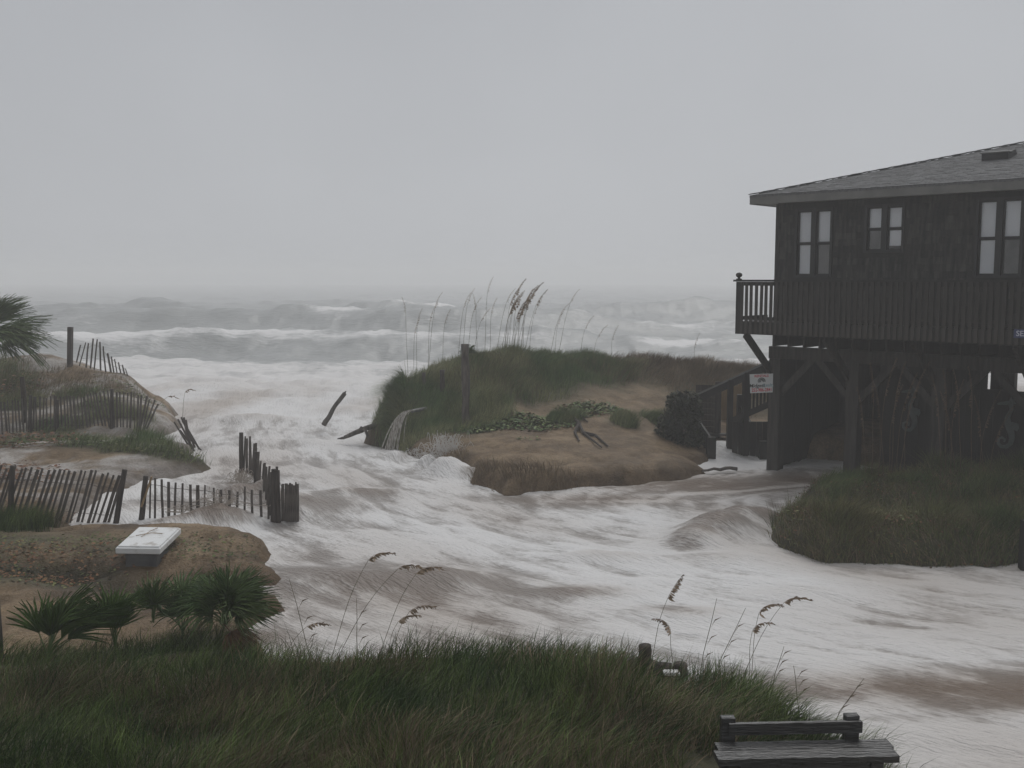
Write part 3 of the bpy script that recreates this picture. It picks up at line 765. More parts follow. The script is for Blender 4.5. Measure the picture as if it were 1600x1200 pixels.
for s in (RX0+.05, 9.4): link('post_finial', fin_mesh, M['dark_wood'], db, loc=(s, RAILY, RZT))
# pilings, beams, joists, knee braces
post_s = [0.10, 2.12, 4.12, 6.15, 8.2, 10.2]
pile = MB().box(-.15, -.15, -1.2, .15, .15, 3.02).mesh('piling')
for s in post_s:
    for q in (.02, 3.8, 7.6, 11.2):
        link('piling', pile, M['pile'], house, loc=(s, q, 0), rot=(0, 0, random.uniform(-.03,.03)))
for q in (.02, 3.8, 7.6, 11.2):
    mb = MB(); mb.box(-.1, q-.10, 3.02, 11, q+.10, 3.32); mb.build('beam', M['pile'], house)
jm = MB().box(-.022, -.05, 3.325, .022, 11.3, ZF-.26).mesh('joist')
dj = MB().box(-.022, -1.43, ZF-.285, .022, -.055, ZF-.045).mesh('joist')
s = .0
while s < 10.6:
    link('joist', jm, M['pile'], house, loc=(s, 0, 0)); link('joist', dj, M['pile'], house, loc=(s + .12, 0, 0)); s += .41
for s in post_s:
    mb = MB(); mb.bar((s-.12, RAILY+.10, ZF-.30), (s-.12, .0, 2.62), .07, .18); mb.build('knee_brace', M['pile'], house)
    if s > .5:
        mb = MB(); mb.bar((s-.95, .02, 3.05), (s-.1, .02, 2.15), .08, .15); mb.build('knee_brace', M['pile'], house)
    mb = MB(); mb.bar((s+.95, .02, 3.05), (s+.1, .02, 2.15), .08, .15); mb.build('knee_brace', M['pile'], house)
# storage enclosure under the house, plus added light-blocking rows: upright boards with uneven gaps
bm_ = MB().box(-.075, -.012, 0, .075, .012, 1).mesh('wall_or_shade_board')
S_OPEN = hat(1541, 600, 1.3)[0]
s = 2.3
while s < 10.5:
    top = 3.0 if s < S_OPEN else (2.42 + .02 * random.random())
    o = link('wall_or_shade_board', bm_, M['dark_wood'], house, loc=(s, 1.3 + random.uniform(-.01,.01), .25)); o.scale = (1, 1, top - .25); s += random.choice((.151,.152,.153,.156))
mb = MB(); mb.box(S_OPEN, 1.25, 2.42, 10.5, 1.285, 2.50); mb.build('top_plate', M['dark_wood'], house)
s = 0  # inner board row added to block daylight from behind
while s < 2.3:
    o = link('wall_or_shade_board', bm_, M['dark_wood'], house, loc=(s, 6.2 + random.uniform(-.01,.01), .0)); o.scale = (1, 1, 3.0); s += random.choice((.151,.152,.152,.154))
mb = MB(); mb.bar((5.0,6.2,3.0),(6.3,6.2,2.3),.05,.16); mb.bar((5.4,6.2,1.9),(5.4,6.2,3.0),.1,.1); mb.build('back_brace', M['dark_wood'], house)
q = .45  # left side board row, put in to keep the space under the house dark
while q < 11.0:
    o = link('wall_or_shade_board', bm_, M['dark_wood'], house, loc=(.0 + random.uniform(-.01,.01), q, .0), rot=(0, 0, pi/2)); o.scale = (1, 1, 3.0); q += random.choice((.151,.152,.153,.153,.158))
# seahorse cut-outs on the enclosure
def seahorse(px, py, hpx):
    s, z = hat(px, py, 1.24); sc = hpx
    mb = MB()
    # body as a thick curved ribbon from snout over the neck and belly to the curled tail
    path = [(-.02,.50,.07),(.04,.44,.085),(.06,.36,.075),(.03,.28,.07),(.00,.20,.09),(.01,.10,.12),(.05,-.00,.13),(.09,-.10,.12),(.11,-.20,.10),(.09,-.30,.085),(.02,-.37,.075),(-.07,-.38,.065),(-.13,-.32,.055),(-.13,-.24,.048),(-.07,-.20,.042),(-.01,-.23,.036),(-.02,-.28,.03)]
    L_, R_ = [], []
    for i, (a, c_, w) in enumerate(path):
        p0 = path[max(i-1, 0)]; p1 = path[min(i+1, len(path)-1)]
        dx, dz = p1[0]-p0[0], p1[1]-p0[1]; l_ = math.hypot(dx, dz); nx_, nz_ = -dz/l_, dx/l_
        L_.append((a + nx_*w/2, c_ + nz_*w/2)); R_.append((a - nx_*w/2, c_ - nz_*w/2))
    for i in range(len(path)-1):
        q = [L_[i], L_[i+1], R_[i+1], R_[i]]
        vv = [(a, -.012, c_) for a, c_ in q] + [(a, .012, c_) for a, c_ in q]
        mb.add(vv, [(3,2,1,0),(4,5,6,7),(0,1,5,4),(2,3,7,6)] + ([(3,0,4,7)] if i == 0 else []) + ([(1,2,6,5)] if i == len(path)-2 else []))
    mb.prism([(-.02,.51),(-.19,.455),(-.21,.43),(-.19,.415),(-.03,.43)], -.0135, .0105)      # snout
    mb.prism([(.0,.52),(.03,.60),(.06,.54),(.10,.57),(.10,.50),(.13,.48),(.06,.44)], -.015, .009)   # crest
    mb.prism([(.08,.12),(.20,.10),(.22,.02),(.19,-.05),(.10,-.02)], -.0145, .0095)            # back fin
    o = mb.build('seahorse', M['seahorse'])
    e = C0 + _d * s + _i * 1.24 + Vector((0, 0, z))
    o.location = e; o.rotation_euler = (0, random.uniform(-.05,.05), HANG); o.scale = (sc, 1, sc)
    return o
g_ = 'seahorse cut-outs under the house'
o = seahorse(1422, 645, 1.12); tag(o, 'pale wooden seahorse cut-out under the house behind the dry reeds', 'wall ornament', g_)
o = seahorse(1573, 668, 1.18); tag(o, 'pale wooden seahorse cut-out under the house below the daylight openings', 'wall ornament', g_)

# ------------------------------------------------------------------ signs
def text_obj(body, size, matl, parent, loc, extrude=.003, shear=0, scale=(1,1,1), name='lettering'):
    cu = bpy.data.curves.new(name, 'FONT'); cu.body = body; cu.size = size; cu.extrude = extrude; cu.align_x = 'CENTER'; cu.align_y = 'CENTER'; cu.shear = shear
    cu.resolution_u = 3; cu.offset = .002
    cu.materials.append(matl)
    tmp = bpy.data.objects.new('lettering_source', cu); C.objects.link(tmp); bpy.context.view_layer.update()
    me = bpy.data.meshes.new_from_object(tmp.evaluated_get(bpy.context.evaluated_depsgraph_get())); bpy.data.objects.remove(tmp)
    o = bpy.data.objects.new(name, me); C.objects.link(o); o.parent = parent; o.location = loc; o.rotation_euler = (pi/2, 0, 0); o.scale = scale
    return o
sg = empty('realty_sign', at(1190, 599, 24.9), radians(-6)); sg.rotation_euler = (0, radians(-3), radians(-6))
tag(sg, 'white sign with a swirl emblem and red lettering beside the corner piling', 'sign')
W2, H2 = .285, .235
MB().box(-W2, -.012, -H2, W2, .012, H2).build('sign_board', M['sign_white'], sg)
text_obj('RENTALS', .085, M['sign_red'], sg, (0, -.016, .185))
text_obj('Midgett', .125, M['sign_dark'], sg, (-.12, -.016, -.055), shear=.25)
text_obj('Realty', .11, M['sign_teal'], sg, (.165, -.016, -.05), shear=.1)
text_obj('252-986-2841', .095, M['sign_red'], sg, (0, -.016, -.165), scale=(.93,1.25,1))
sw = MB()
for rr_, a0, a1 in ((.085, -.3, 3.6), (.055, -.6, 3.9), (.028, -.5, 4.2)):
    pts = [(rr_*cos(a0+(a1-a0)*k/12), -.0165, .06 + rr_*.9*sin(a0+(a1-a0)*k/12)) for k in range(13)]
    sw.tube(pts, .009, 4)
sw.build('emblem', M['sign_dark'], sg)
MB().box(-W2-.02, .014, H2-.05, W2+.05, .05, H2).build('hanger_bar', M['dark_wood'], sg)
s_p, z_p = hat(1585, 521, RAILY-.05)
pq = empty('name_plaque', C0 + _d*(s_p+.36) + _i*(RAILY-.075) + Vector((0,0,z_p)), HANG)
tag(pq, 'small blue name plaque with pale letters on the deck railing', 'sign')
MB().box(-.36, -.012, -.085, .36, .012, .085).build('plaque_board', M['plaque_blue'], pq)
text_obj('SEA GULL', .15, M['plaque_letter'], pq, (0, -.016, 0), scale=(.98,1,1))

# ------------------------------------------------------------------ steps, walls and the stair at the left of the house
def board_wall(name, label, p, q, z0, z1, n, matl, vertical=True, jag=.05, cat='fence', th=.03, posts=()):
    p = Vector(p); q = Vector(q); L_ = (q - p).length; ang = atan2(q.y - p.y, q.x - p.x)
    r = empty(name, (p.x, p.y, 0), ang); tag(r, label, cat)
    if vertical:
        w = L_ / n; bm = MB().box(.003, -th/2, 0, w-.003, th/2, 1).mesh('board')
        for k in range(n):
            o = link('board', bm, matl, r, loc=(k*w, random.uniform(-.008,.008), z0)); o.scale = (1, 1, z1 - z0 + random.uniform(-jag, jag))
    else:
        hh = (z1 - z0) / n; bm = MB().box(0, -th/2, .004, L_, th/2, hh-.004).mesh('board')
        for k in range(n): link('board', bm, matl, r, loc=(0, random.uniform(-.008,.008), z0 + k*hh))
    for t in posts:
        MB().box(t-.07, -.10, z0-.4, t+.07, .04, z1+.10).build('post', matl, r)
    return r
sb = at(1062, 700, 26.9); sr = empty('shrub', Vector((sb.x, sb.y, .2))); tag(sr, 'dark dense shrub crowding the left side of the wooden steps', 'shrub')
mb = MB()
for k in range(7):
    a = random.uniform(0, 2*pi); mb.tube([(0,0,-.3), (cos(a)*.2, sin(a)*.2, .6), (cos(a)*.45, sin(a)*.3, 1.3)], [.03,.022,.01], 5)
mb.build('stem', M['post'], sr)
_n = 5200; _c = [(0,0,.85,.58,.5,.75),(-.28,.1,.6,.4,.4,.6),(.25,.05,1.25,.36,.35,.55),(.1,-.1,.4,.6,.4,.45),(-.1,.1,1.45,.28,.3,.32)]
k_ = rng.choice(5, size=_n, p=[.34,.2,.18,.18,.10]); cc_ = np.array(_c)[k_]
dv = rng.normal(size=(_n,3)); dv /= np.linalg.norm(dv,axis=1)[:,None]; rr_ = (.55+.5*rng.random(_n))[:,None]
pp_ = cc_[:,:3] + dv*cc_[:,3:]*rr_; pp_[:,2] = np.maximum(pp_[:,2], .0)
az_ = rng.random(_n)*2*pi; sz_ = .035+.035*rng.random(_n)
a_ = np.stack([np.cos(az_), np.sin(az_), rng.normal(0,.6,_n)],-1)*sz_[:,None]; b_ = np.stack([-np.sin(az_), np.cos(az_), rng.normal(0,.6,_n)],-1)*sz_[:,None]*.5
o = link('foliage', np_mesh('foliage', np.stack([pp_-a_,pp_-b_,pp_+a_,pp_+b_],1).reshape(-1,3), np.arange(_n)[:,None]*4+np.arange(4)), M['shrub_leaf'], sr); o['kind'] = 'stuff'
a = at(1086, 670, 28.2); c_ = at(1126, 670, 28.0)
board_wall('board_fence', 'weathered horizontal board fence behind the wooden steps', a, c_, .5, 2.02, 9, M['post'], False, posts=(.62,))
a = at(1126, 670, 29.5); c_ = at(1172, 670, 29.5)
board_wall('slat_screen', 'tan upright slat screen seen beyond the wooden steps', a, c_, .5, 1.85, 9, M['tan_wood'])
st = empty('wooden_steps', at(1128, 700, 26.8)); st.location.z = 0
tag(st, 'dark wooden steps with handrails and foaming water running down them', 'steps')
def loc(px, py, Y): 
    v_ = at(px, py, Y) - st.location; return v_
for k in range(4):
    MB().box(-.5, .1+k*.28, .12+k*.17, .5, .1+k*.28+.3, .16+k*.17).build('tread', M['dark_wood'], st)
for (ax, ay, bx, by) in ((1078,640,1112,690),(1156,636,1192,696)):
    pa = loc(ax, ay, 28.0); pb = loc(bx, by, 26.3)
    MB().bar(pa, pb, .06, .14).build('handrail', M['dark_wood'], st)
    for k in range(9):
        t = (k+.5)/9; p_ = pa.lerp(pb, t)
        MB().box(p_.x-.045, p_.y-.02, -.2, p_.x+.045, p_.y+.02, p_.z).build('baluster', M['dark_wood'], st)
    MB().box(pb.x-.1, pb.y-.1, -.5, pb.x+.1, pb.y+.1, pb.z+.12).build('newel_post', M['dark_wood'], st)
    MB().box(pa.x-.08, pa.y-.08, -.3, pa.x+.08, pa.y+.08, pa.z+.35).build('newel_post', M['dark_wood'], st)
ds = empty('deck_stair', at(1150, 640, 26.4)); ds.location.z = 0
tag(ds, 'dark stair climbing to the sea side of the house deck above the sign', 'stair')
def dl(px, py, Y): return at(px, py, Y) - ds.location
pa, pb = dl(1090, 616, 27.2), dl(1216, 558, 26.2)
MB().bar(pa, pb, .14, .05).build('handrail', M['fascia'], ds)
MB().bar(pa - Vector((0,0,.13)), pb - Vector((0,0,.13)), .05, .18).build('stringer', M['dark_wood'], ds)
for k in range(17):
    p_ = pa.lerp(pb, .25 + .75*(k+.5)/17)
    if k > 6: MB().box(p_.x-.025, p_.y-.02, p_.z-1.1, p_.x+.025, p_.y+.02, p_.z-.2).build('baluster', M['dark_wood'], ds)
for t in (.42, .62):
    p_ = pa.lerp(pb, t); MB().box(p_.x-.07, p_.y-.07, -.2, p_.x+.07, p_.y+.07, p_.z-.02).build('post', M['dark_wood'], ds)
MB().bar(pa.lerp(pb,.45) - Vector((0,0,1.15)), pb - Vector((0,0,1.15)), .06, .16).build('lower_rail', M['dark_wood'], ds)
p_ = pa.lerp(pb,.7)
for k in range(6):
    MB().box(p_.x-.5+k*.16, p_.y+.05, .0, p_.x-.5+k*.16+.15, p_.y+.08, 1.2).build('skirt_board', M['dark_wood'], ds)

# ------------------------------------------------------------------ sand fences
picket_meshes = []
for k in range(4):
    mb = MB(); w = .021 + .003*k; j = [random.uniform(-.004,.004) for _ in range(8)]
    mb.v = []; mb.f = []
    lv = [0, .33, .66, 1.0]
    for i, t in enumerate(lv):
        ox = j[i]; ww = w * (1 - .12*(i == 3))
        mb.v += [(ox-ww, -.006, t), (ox+ww, -.006, t), (ox+ww, .006, t), (ox-ww, .006, t)]
    for i in range(3):
        for c_ in range(4): mb.f.append((i*4+c_, i*4+(c_+1)%4, (i+1)*4+(c_+1)%4, (i+1)*4+c_))
    mb.f.append((12,13,14,15))
    picket_meshes.append(mb.mesh('picket'))
post_mesh = MB().tube([(0,0,0),(.005,.004,.35),(-.004,0,.7),(0,0,1)], [.062,.058,.056,.052], 8).mesh('post', True)
def span(mesh, name, matl, parent, p, q, spin=0.0, wscale=1.0):
    d = q - p; o = link(name, mesh, matl, parent)
    z = d.normalized(); x = Vector((cos(spin), sin(spin), 0)); y = z.cross(x).normalized(); x = y.cross(z)
    Mx = Matrix((x*wscale, y*wscale, z*d.length)).transposed().to_4x4(); Mx.translation = p - (parent.location if parent else Vector())
    o.matrix_basis = Mx
    return o
def sand_fence(label, pickets, posts, Yf, cat='fence', wires=(.25,.75), group='slatted sand fences'):
    """pickets/posts: (base px, base py, top px, top py); Yf(px, index fraction) gives the depth"""
    n_ = len(pickets)
    r0 = at(pickets[0][0], pickets[0][1], Yf(0))
    r = empty('sand_fence', r0); tag(r, label, cat, group)
    pts = []
    for i, (bx, by, tx, ty) in enumerate(pickets):
        Yv = Yf(i / max(1, n_-1)); p = at(bx, by, Yv); q = at(tx, ty, Yv + random.uniform(-.06,.06))
        dd = (q - p).normalized(); p = p - dd * .25
        o = span(picket_meshes[i % 4], 'picket', M['picket'], r, p, q, random.uniform(-.5,.5), random.uniform(.85,1.25))
        pts.append((p + dd*.25, q))
    for (bx, by, tx, ty, f) in posts:
        Yv = Yf(f) - .06; p = at(bx, by, Yv); q = at(tx, ty, Yv); p = p - (q-p).normalized()*.4
        span(post_mesh, 'post', M['post'], r, p, q)
    for t in wires:
        for off in (-.009, .009):
            if len(pts) > 2:
                MB().tube([a.lerp(c_, t) - r.location + Vector((0, off, 0)) for a, c_ in pts], .0035, 3, False).build('wire', M['wire'], r)
    return r
A = [(122,556,126,539),(125,568,134,535),(135,568,138,536),(142,568,145.5,529),(148,570,152,530),(157,570,156,534),(164,571,161,541),(172,574,168,552),(177,576,174,557),(182,578,179,561),(188,580,185,566),(194,583,191,570),(199,585,196,576)]
sand_fence('fanned remnant of slatted sand fence on the crest of the left dune', A, [], lambda f: 35.2 - .4*f)
o = empty('lone_post', at(109, 572, 35)); tag(o, 'single tall square post standing on the crest of the left dune', 'post')
span(MB().box(-.075,-.075,0,.075,.075,1).mesh('shaft'), 'shaft', M['post'], o, at(109, 585, 35), at(110, 511, 35))
B = []
for k in range(47):
    t = k/46; x = -8 + 250*t
    ty = np.interp(x, [0,60,130,163,175,212,245], [627,621,619,611,610,614,631]); by = np.interp(x, [0,45,100,150,175,212,240], [683,686,681,677,668,664,656])
    lean = np.interp(x, [0,60,100,160,185,215,240], [-4,0,-3,-9,-3,3,10]) + random.gauss(0, 1.6)
    B.append((x - lean*.6, by + random.uniform(-2,3), x + lean*.4 + random.uniform(-1.2,1.2), ty + random.uniform(-2.5,2.5)))
sand_fence('long slatted sand fence across the foot of the left dune, middle of the three lines', B, [(46,690,48,618,.2),(174,672,175,608,.73),(88,688,90,625,.36)], lambda f: 29.3 + .5*f)
D = [(300,705,272,659),(304,706,278,655),(295,690,287,652),(298,700,290,656),(322,712,292,678),(316,710,287,660),(310,709,281,672),(305,700,283,652)]
sand_fence('collapsed bundle of fence pickets leaning at the tip of the left dune', D, [], lambda f: 27.4 + .6*f, wires=(.4,))
Cc = []
for k in range(24):
    t = k/23; x = -12 + 192*t
    Cc.append((x - 12 + random.uniform(-1.5,1.5), np.interp(x, [0,60,120,190], [800,812,824,826]) + random.uniform(-3,3), x + 13 + random.uniform(-2,2), np.interp(x, [0,60,120,190], [729,732,736,742]) + random.uniform(-3,3)))
sand_fence('slatted sand fence leaning right in the wash behind the white slab', Cc, [(16,800,20,728,.12),(180,822,195,734,.98)], lambda f: 19.4)
xs_c = [235,243,253,263,274,285,298,309,320,334,345,358,371,382,394,407,420,432,442]
tops = [747,747,749,753,754,755,757,758,758,762,765,766,768,760,765,766,755,729,756]
E_ = [(x + random.uniform(-1,1), 800, x + random.uniform(-.8,.8), t) for x, t in zip(xs_c, tops)]
for x in (447,450,453,456,459,462,465): E_.append((x, 808, x + random.uniform(-.5,.5), 756 + random.uniform(-3,3)))
fe = sand_fence('half drowned slatted fence ending in a tight cluster of pickets in the torrent', E_, [(222,800,228,744,0),(427,808,428,733,.72),(434,808,433,735,.74)], lambda f: 19.6 - .15*f, wires=(.35,.8))
MB().bar(at(221,792,19.4)-fe.location, at(237,745,19.4)-fe.location, .05, .03).build('loose_slat', M['tan_wood'], fe)
F_ = []
for k in range(22):
    t = k/21; x = 384 + 42*t
    F_.append((x - 2 + random.uniform(-2,2), 742 + 62*t, x + random.uniform(-3,3), np.interp(t, [0,.3,.5,1], [683,690,716,740]) + random.uniform(-5,5)))
sand_fence('broken fence line running back through the torrent to a tall post', F_, [(377,742,377,676,0),(400,770,400,706,.45)], lambda f: 24.6 - 4.9*f, wires=(.6,))

# ------------------------------------------------------------------ posts, logs and debris
def single(name, label, cat, mesh, matl, loc_=(0,0,0)):
    o = link(name, mesh, matl); o.location = loc_; tag(o, label, cat); return o
def rough_log(p, q, r0, r1, n=9, jag=.02, k=8):
    p = Vector(p); q = Vector(q); mb = MB(); o0 = p.copy()
    pts = []; rs = []
    for i in range(k+1):
        t = i/k; pts.append((p.lerp(q, t) - o0) + Vector([random.uniform(-jag,jag) for _ in range(3)])); rs.append((r0+(r1-r0)*t)*random.uniform(.88,1.12))
    mb.tube(pts, rs, n); return mb, o0
mb, o0 = rough_log(at(505,664,31), at(538,614,31), .085, .06)
mb.prism([], 0, 0) if False else None
d = at(538,614,31) - o0
mb.tube([d*.97, d*1.06+Vector((.02,0,.0))], [.055,.012], 6)
single('leaning_post', 'broken post leaning to the right out of the white surf', 'post', mb.mesh('leaning_post'), M['drift'], o0)
mb, o0 = rough_log(at(538,684,28.6), at(606,655,29.2), .055, .10)
b1 = at(563,668,28.7) - o0; b2 = at(575,684,28.6) - o0
mb.tube([b1, (b1+b2)/2+Vector((.05,0,.05)), b2], [.05,.045,.03], 7)
mb.tube([Vector((0,0,0)), Vector((-.2,0,-.03))], [.05,.015], 6)
single('driftwood_log', 'forked driftwood log jammed against the left face of the centre dune', 'log', mb.mesh('driftwood_log'), M['drift'], o0)
mb, o0 = rough_log(at(728,674,27.6), at(727,538,27.9), .12, .105, 10, .012)
single('dune_piling', 'thick weathered piling standing in the grassy centre dune', 'post', mb.mesh('dune_piling', True), M['drift'], o0)
mb, o0 = rough_log(at(691,612,29.0), at(691,578,29.0), .07, .07, 8, .006, 4)
single('short_post', 'short dark post in the grass left of the thick dune piling', 'post', mb.mesh('short_post', True), M['post'], o0)
mb, o0 = rough_log(at(663,612,29.4), at(662,582,29.4), .055, .055, 8, .006, 4)
single('short_post', 'smallest weathered post near the left end of the centre dune', 'post', mb.mesh('short_post', True), M['drift'], o0)
# exposed root on the sandy slope
def on_ground(px, py, Y, dz=.0):
    """first hit of the pixel's ray with the terrain"""
    r = ray(px, py); t = 4.0
    for k in range(3000):
        p = Vector((0,0,EYE)) + r * t
        if p.z <= float(height(p.x, p.y)): break
        t += .03
    return Vector((p.x, p.y, float(height(p.x, p.y)) + dz))
rt = MB(); P0_ = on_ground(895, 655, 28, .06)
for path in (((893,652),(905,665),(912,680),(925,690),(940,702)), ((905,665),(898,678),(905,692)), ((890,655),(905,650),(918,662)), ((912,680),(930,683),(950,700))):
    pts = [on_ground(a, c_, 28, .05) - P0_ for a, c_ in path]; rt.tube(pts, [.05*(1-.8*i/(len(pts)-1))+.008 for i in range(len(pts))], 6)
single('exposed_root', 'dark branching root exposed on the sandy slope of the centre dune', 'root', rt.mesh('exposed_root'), M['post'], P0_)
# drain pipe spouting water
pipe0 = at(646, 642, 28.25)
pp = MB().tube([Vector((.35,.45,.02)), Vector((0,0,0)), Vector((-.04,-.05,-.005))], .05, 10); 
single('drain_pipe', 'grey drain pipe end poking from the left face of the centre dune', 'pipe', pp.mesh('drain_pipe', True), M['pipe'], pipe0)
spm = bpy.data.materials.new('falling_water'); spm.use_nodes = True; n = spm.node_tree; b = n.nodes['Principled BSDF']
tc = n.nodes.new('ShaderNodeTexCoord'); mp = n.nodes.new('ShaderNodeMapping'); mp.inputs['Scale'].default_value = (9,9,1.2); n.links.new(tc.outputs['Object'], mp.inputs[0])
nz = noise(n, 3.0, 5, mp.outputs[0])
n.links.new(ramp(n, nz, [(.3,(.26,.23,.19)),(.7,(.58,.56,.52))]), b.inputs['Base Color'])
n.links.new(ramp(n, nz, [(.3,(.35,.35,.35)),(.55,(.9,.9,.9))]), b.inputs['Alpha']); b.inputs['Roughness'].default_value = .4
arcp = []
for k in range(12):
    t = k/11; a = at(644 - 36*t**.8, 641, 28.1); z_ = a.z - 1.25*t**2.1; arcp.append((Vector((a.x, a.y - .15*t, z_)), .035 + .05*t))
jet = MB()
for k_ in range(70):
    sp = random.gauss(0, .17); oy = random.gauss(0, .05); i_a = random.randint(0, 6); i_b = min(11, i_a + random.randint(3, 7))
    if random.random() < .35: i_a, i_b = 0, 11
    pts = [arcp[i][0] + Vector((sp * (.10 + .02*i) * (1 + i*.12), oy * (.3+.1*i), random.uniform(-.008,.008) - abs(sp)*.01*i)) - pipe0 for i in range(i_a, i_b+1)]
    w0 = random.uniform(.006, .018)
    for j in range(len(pts)-1):
        u0 = w0*(.4+.6*sin(pi*(j+.5)/len(pts))); nn = Vector((-(pts[j+1]-pts[j]).z, 0, (pts[j+1]-pts[j]).x)).normalized()
        jet.add([pts[j]-nn*u0, pts[j]+nn*u0, pts[j+1]+nn*u0, pts[j+1]-nn*u0], [(0,1,2,3)])
o = single('water_spout', 'muddy water arching out of the drain pipe', 'water', jet.mesh('water_spout', True), spm, pipe0); o['kind'] = 'stuff'; del o['category']

# white slab on its block
sl_ = empty('white_slab', onz(230, 842, .72)); sl_.location.z = 0
tag(sl_, 'flat white slab resting on a grey block on the near sand mound', 'slab')
cor = [onz(180, 856, .79), onz(250, 857, .79), onz(283, 825, .83), onz(216, 824, .83)]
v = [c_ - sl_.location for c_ in cor]
MBs = MB(); th = .10
MBs.add([p - Vector((0,0,th)) for p in v] + v, [(3,2,1,0),(4,5,6,7),(0,1,5,4),(1,2,6,5),(2,3,7,6),(3,0,4,7)])
so = MBs.build('slab', M['white_slab'], sl_, bevel=.012)
cen = sum(v, Vector())/4
rim = [cen + (p-cen)*.93 + Vector((0,0,.001)) for p in v]
MB().add([p for p in rim] + [p + Vector((0,0,.02)) for p in rim], [(3,2,1,0),(4,5,6,7),(0,1,5,4),(1,2,6,5),(2,3,7,6),(3,0,4,7)]).build('raised_panel', M['white_slab'], sl_, bevel=.008)
_l = v[0].lerp(v[1],.2); _r = v[0].lerp(v[1],.9)
blk = [_l, _r, _r.lerp(v[2],.45), _l.lerp(v[3],.45)]
MB().add([Vector((p.x,p.y+.03,.3)) for p in blk] + [Vector((p.x,p.y+.03,p.z-th)) for p in blk], [(3,2,1,0),(4,5,6,7),(0,1,5,4),(1,2,6,5),(2,3,7,6),(3,0,4,7)]).build('block', M['slab_under'], sl_)
for (a, c_) in (((.2,.5),(.75,.62)), ((.35,.45),(.5,.9))):
    p_ = v[0].lerp(v[1],a[0]).lerp(v[3].lerp(v[2],a[0]),a[1]); q_ = v[0].lerp(v[1],c_[0]).lerp(v[3].lerp(v[2],c_[0]),c_[1])
    MB().tube([p_+Vector((0,0,.03)), (p_+q_)/2+Vector((.02,.03,.05)), q_+Vector((0,0,.03))], .006, 4).build('straw', M['oat'], sl_)

# debris near the steps and foreground stumps
mb, o0 = rough_log(onz(1098,735,.3), onz(1150,731,.33), .03, .05, 7, .03, 6)
single('driftwood_branch', 'thin dark branch washed up in foam before the wooden steps', 'branch', mb.mesh('driftwood_branch'), M['drift'], o0)
mb, o0 = rough_log(at(1008,1050,9.9), at(1008,1008,9.9), .07, .065, 9, .006, 4)
single('post_stub', 'upright round post stub on the edge of the foreground grass', 'post', mb.mesh('post_stub', True), M['post'], o0)
mb, o0 = rough_log(at(985,1042,10.0), at(1050,1046,9.9), .09, .08, 8, .015, 6)
single('fallen_log', 'dark fallen log lying in the foreground grass behind the post stub', 'log', mb.mesh('fallen_log', True), M['post'], o0)
mb, o0 = rough_log(at(1063,1058,9.8), at(1063,1038,9.8), .085, .07, 9, .005, 3)
single('post_stub', 'low rounded post stub beside the white scrap in the grass', 'post', mb.mesh('post_stub', True), M['post'], o0)
p_ = at(1049, 1053, 9.7); mb = MB(); mb.box(-.08,-.05,0,.08,.05,.02); mb.box(-.07,-.04,.021,.07,.04,.03)
single('white_scrap', 'small flat white scrap lying in the foreground grass edge', 'litter', mb.mesh('white_scrap'), M['white_litter'], p_)
mb = MB(); mb.tube([(0,0,0),(.01,0,.5),(0,0,1.0)], [.06,.058,.055], 8)
p_ = at(0, 1035, 11.5); single('fence_post', 'dark round post cut by the left frame edge behind the palmettos', 'post', mb.mesh('fence_post', True), M['post'], Vector((p_.x-.02, p_.y, p_.z-.25)))
p_ = at(1600, 880, 16.2); mb = MB(); mb.box(-.08,-.08,-.5,.08,.08,.72)
single('wooden_post', 'dark square post cut by the right frame edge at the mound foot', 'post', mb.mesh('wooden_post'), M['dark_wood'], Vector((p_.x+.02, p_.y, p_.z)))

# ------------------------------------------------------------------ bench
bn = empty('bench', at(1255, 1170, 7.3)); bn.location.z = 0; bn.rotation_euler = (0, 0, radians(2.5))
tag(bn, 'wet dark wooden bench with a low back rail at the grass edge', 'bench')
zs = at(1255, 1160, 7.35).z
def rag_plank(x0, x1, y0, y1, z0, z1, n=22, jag=.006, endjag=.02):
    mb = MB(); 
    for i in range(n+1):
        t = i/n; x = x0+(x1-x0)*t; j1 = random.uniform(-jag,jag); j2 = random.uniform(-jag,jag); jz = random.uniform(-jag,jag)*.6
        mb.v += [(x,y0+j1,z0+jz),(x,y1+j2,z0),(x,y1+j2,z1+jz*.3),(x,y0+j1,z1+jz*.3)]
    for i in range(n):
        for c_ in range(4): mb.f.append((i*4+c_, i*4+(c_+1)%4, (i+1)*4+(c_+1)%4, (i+1)*4+c_)[::-1])
    mb.f.append((0,1,2,3)); mb.f.append((n*4+3,n*4+2,n*4+1,n*4))
    return mb
rag_plank(-.70, .66, -.20, -.055, zs-.05, zs, jag=.007).build('seat_plank', M['bench'], bn)
rag_plank(-.66, .68, -.045, .085, zs-.05, zs-.002, jag=.004).build('seat_plank', M['bench'], bn)
rag_plank(-.53, .44, -.19, -.15, zs-.14, zs-.055, jag=.003).build('seat_apron', M['bench'], bn)
rag_plank(-.545, .49, .092, .13, zs+.045, zs+.135, jag=.003).build('back_rail', M['bench'], bn)
for x in (-.54, .43):
    MB().box(x-.055, .132, .3, x+.055, .20, zs+.165).build('back_post', M['bench'], bn, bevel=.006)
for x in (-.52, .40, .52, -.41):
    MB().box(x-.05, -.14, .2, x+.05, -.06, zs-.055).build('leg', M['bench'], bn, bevel=.004)

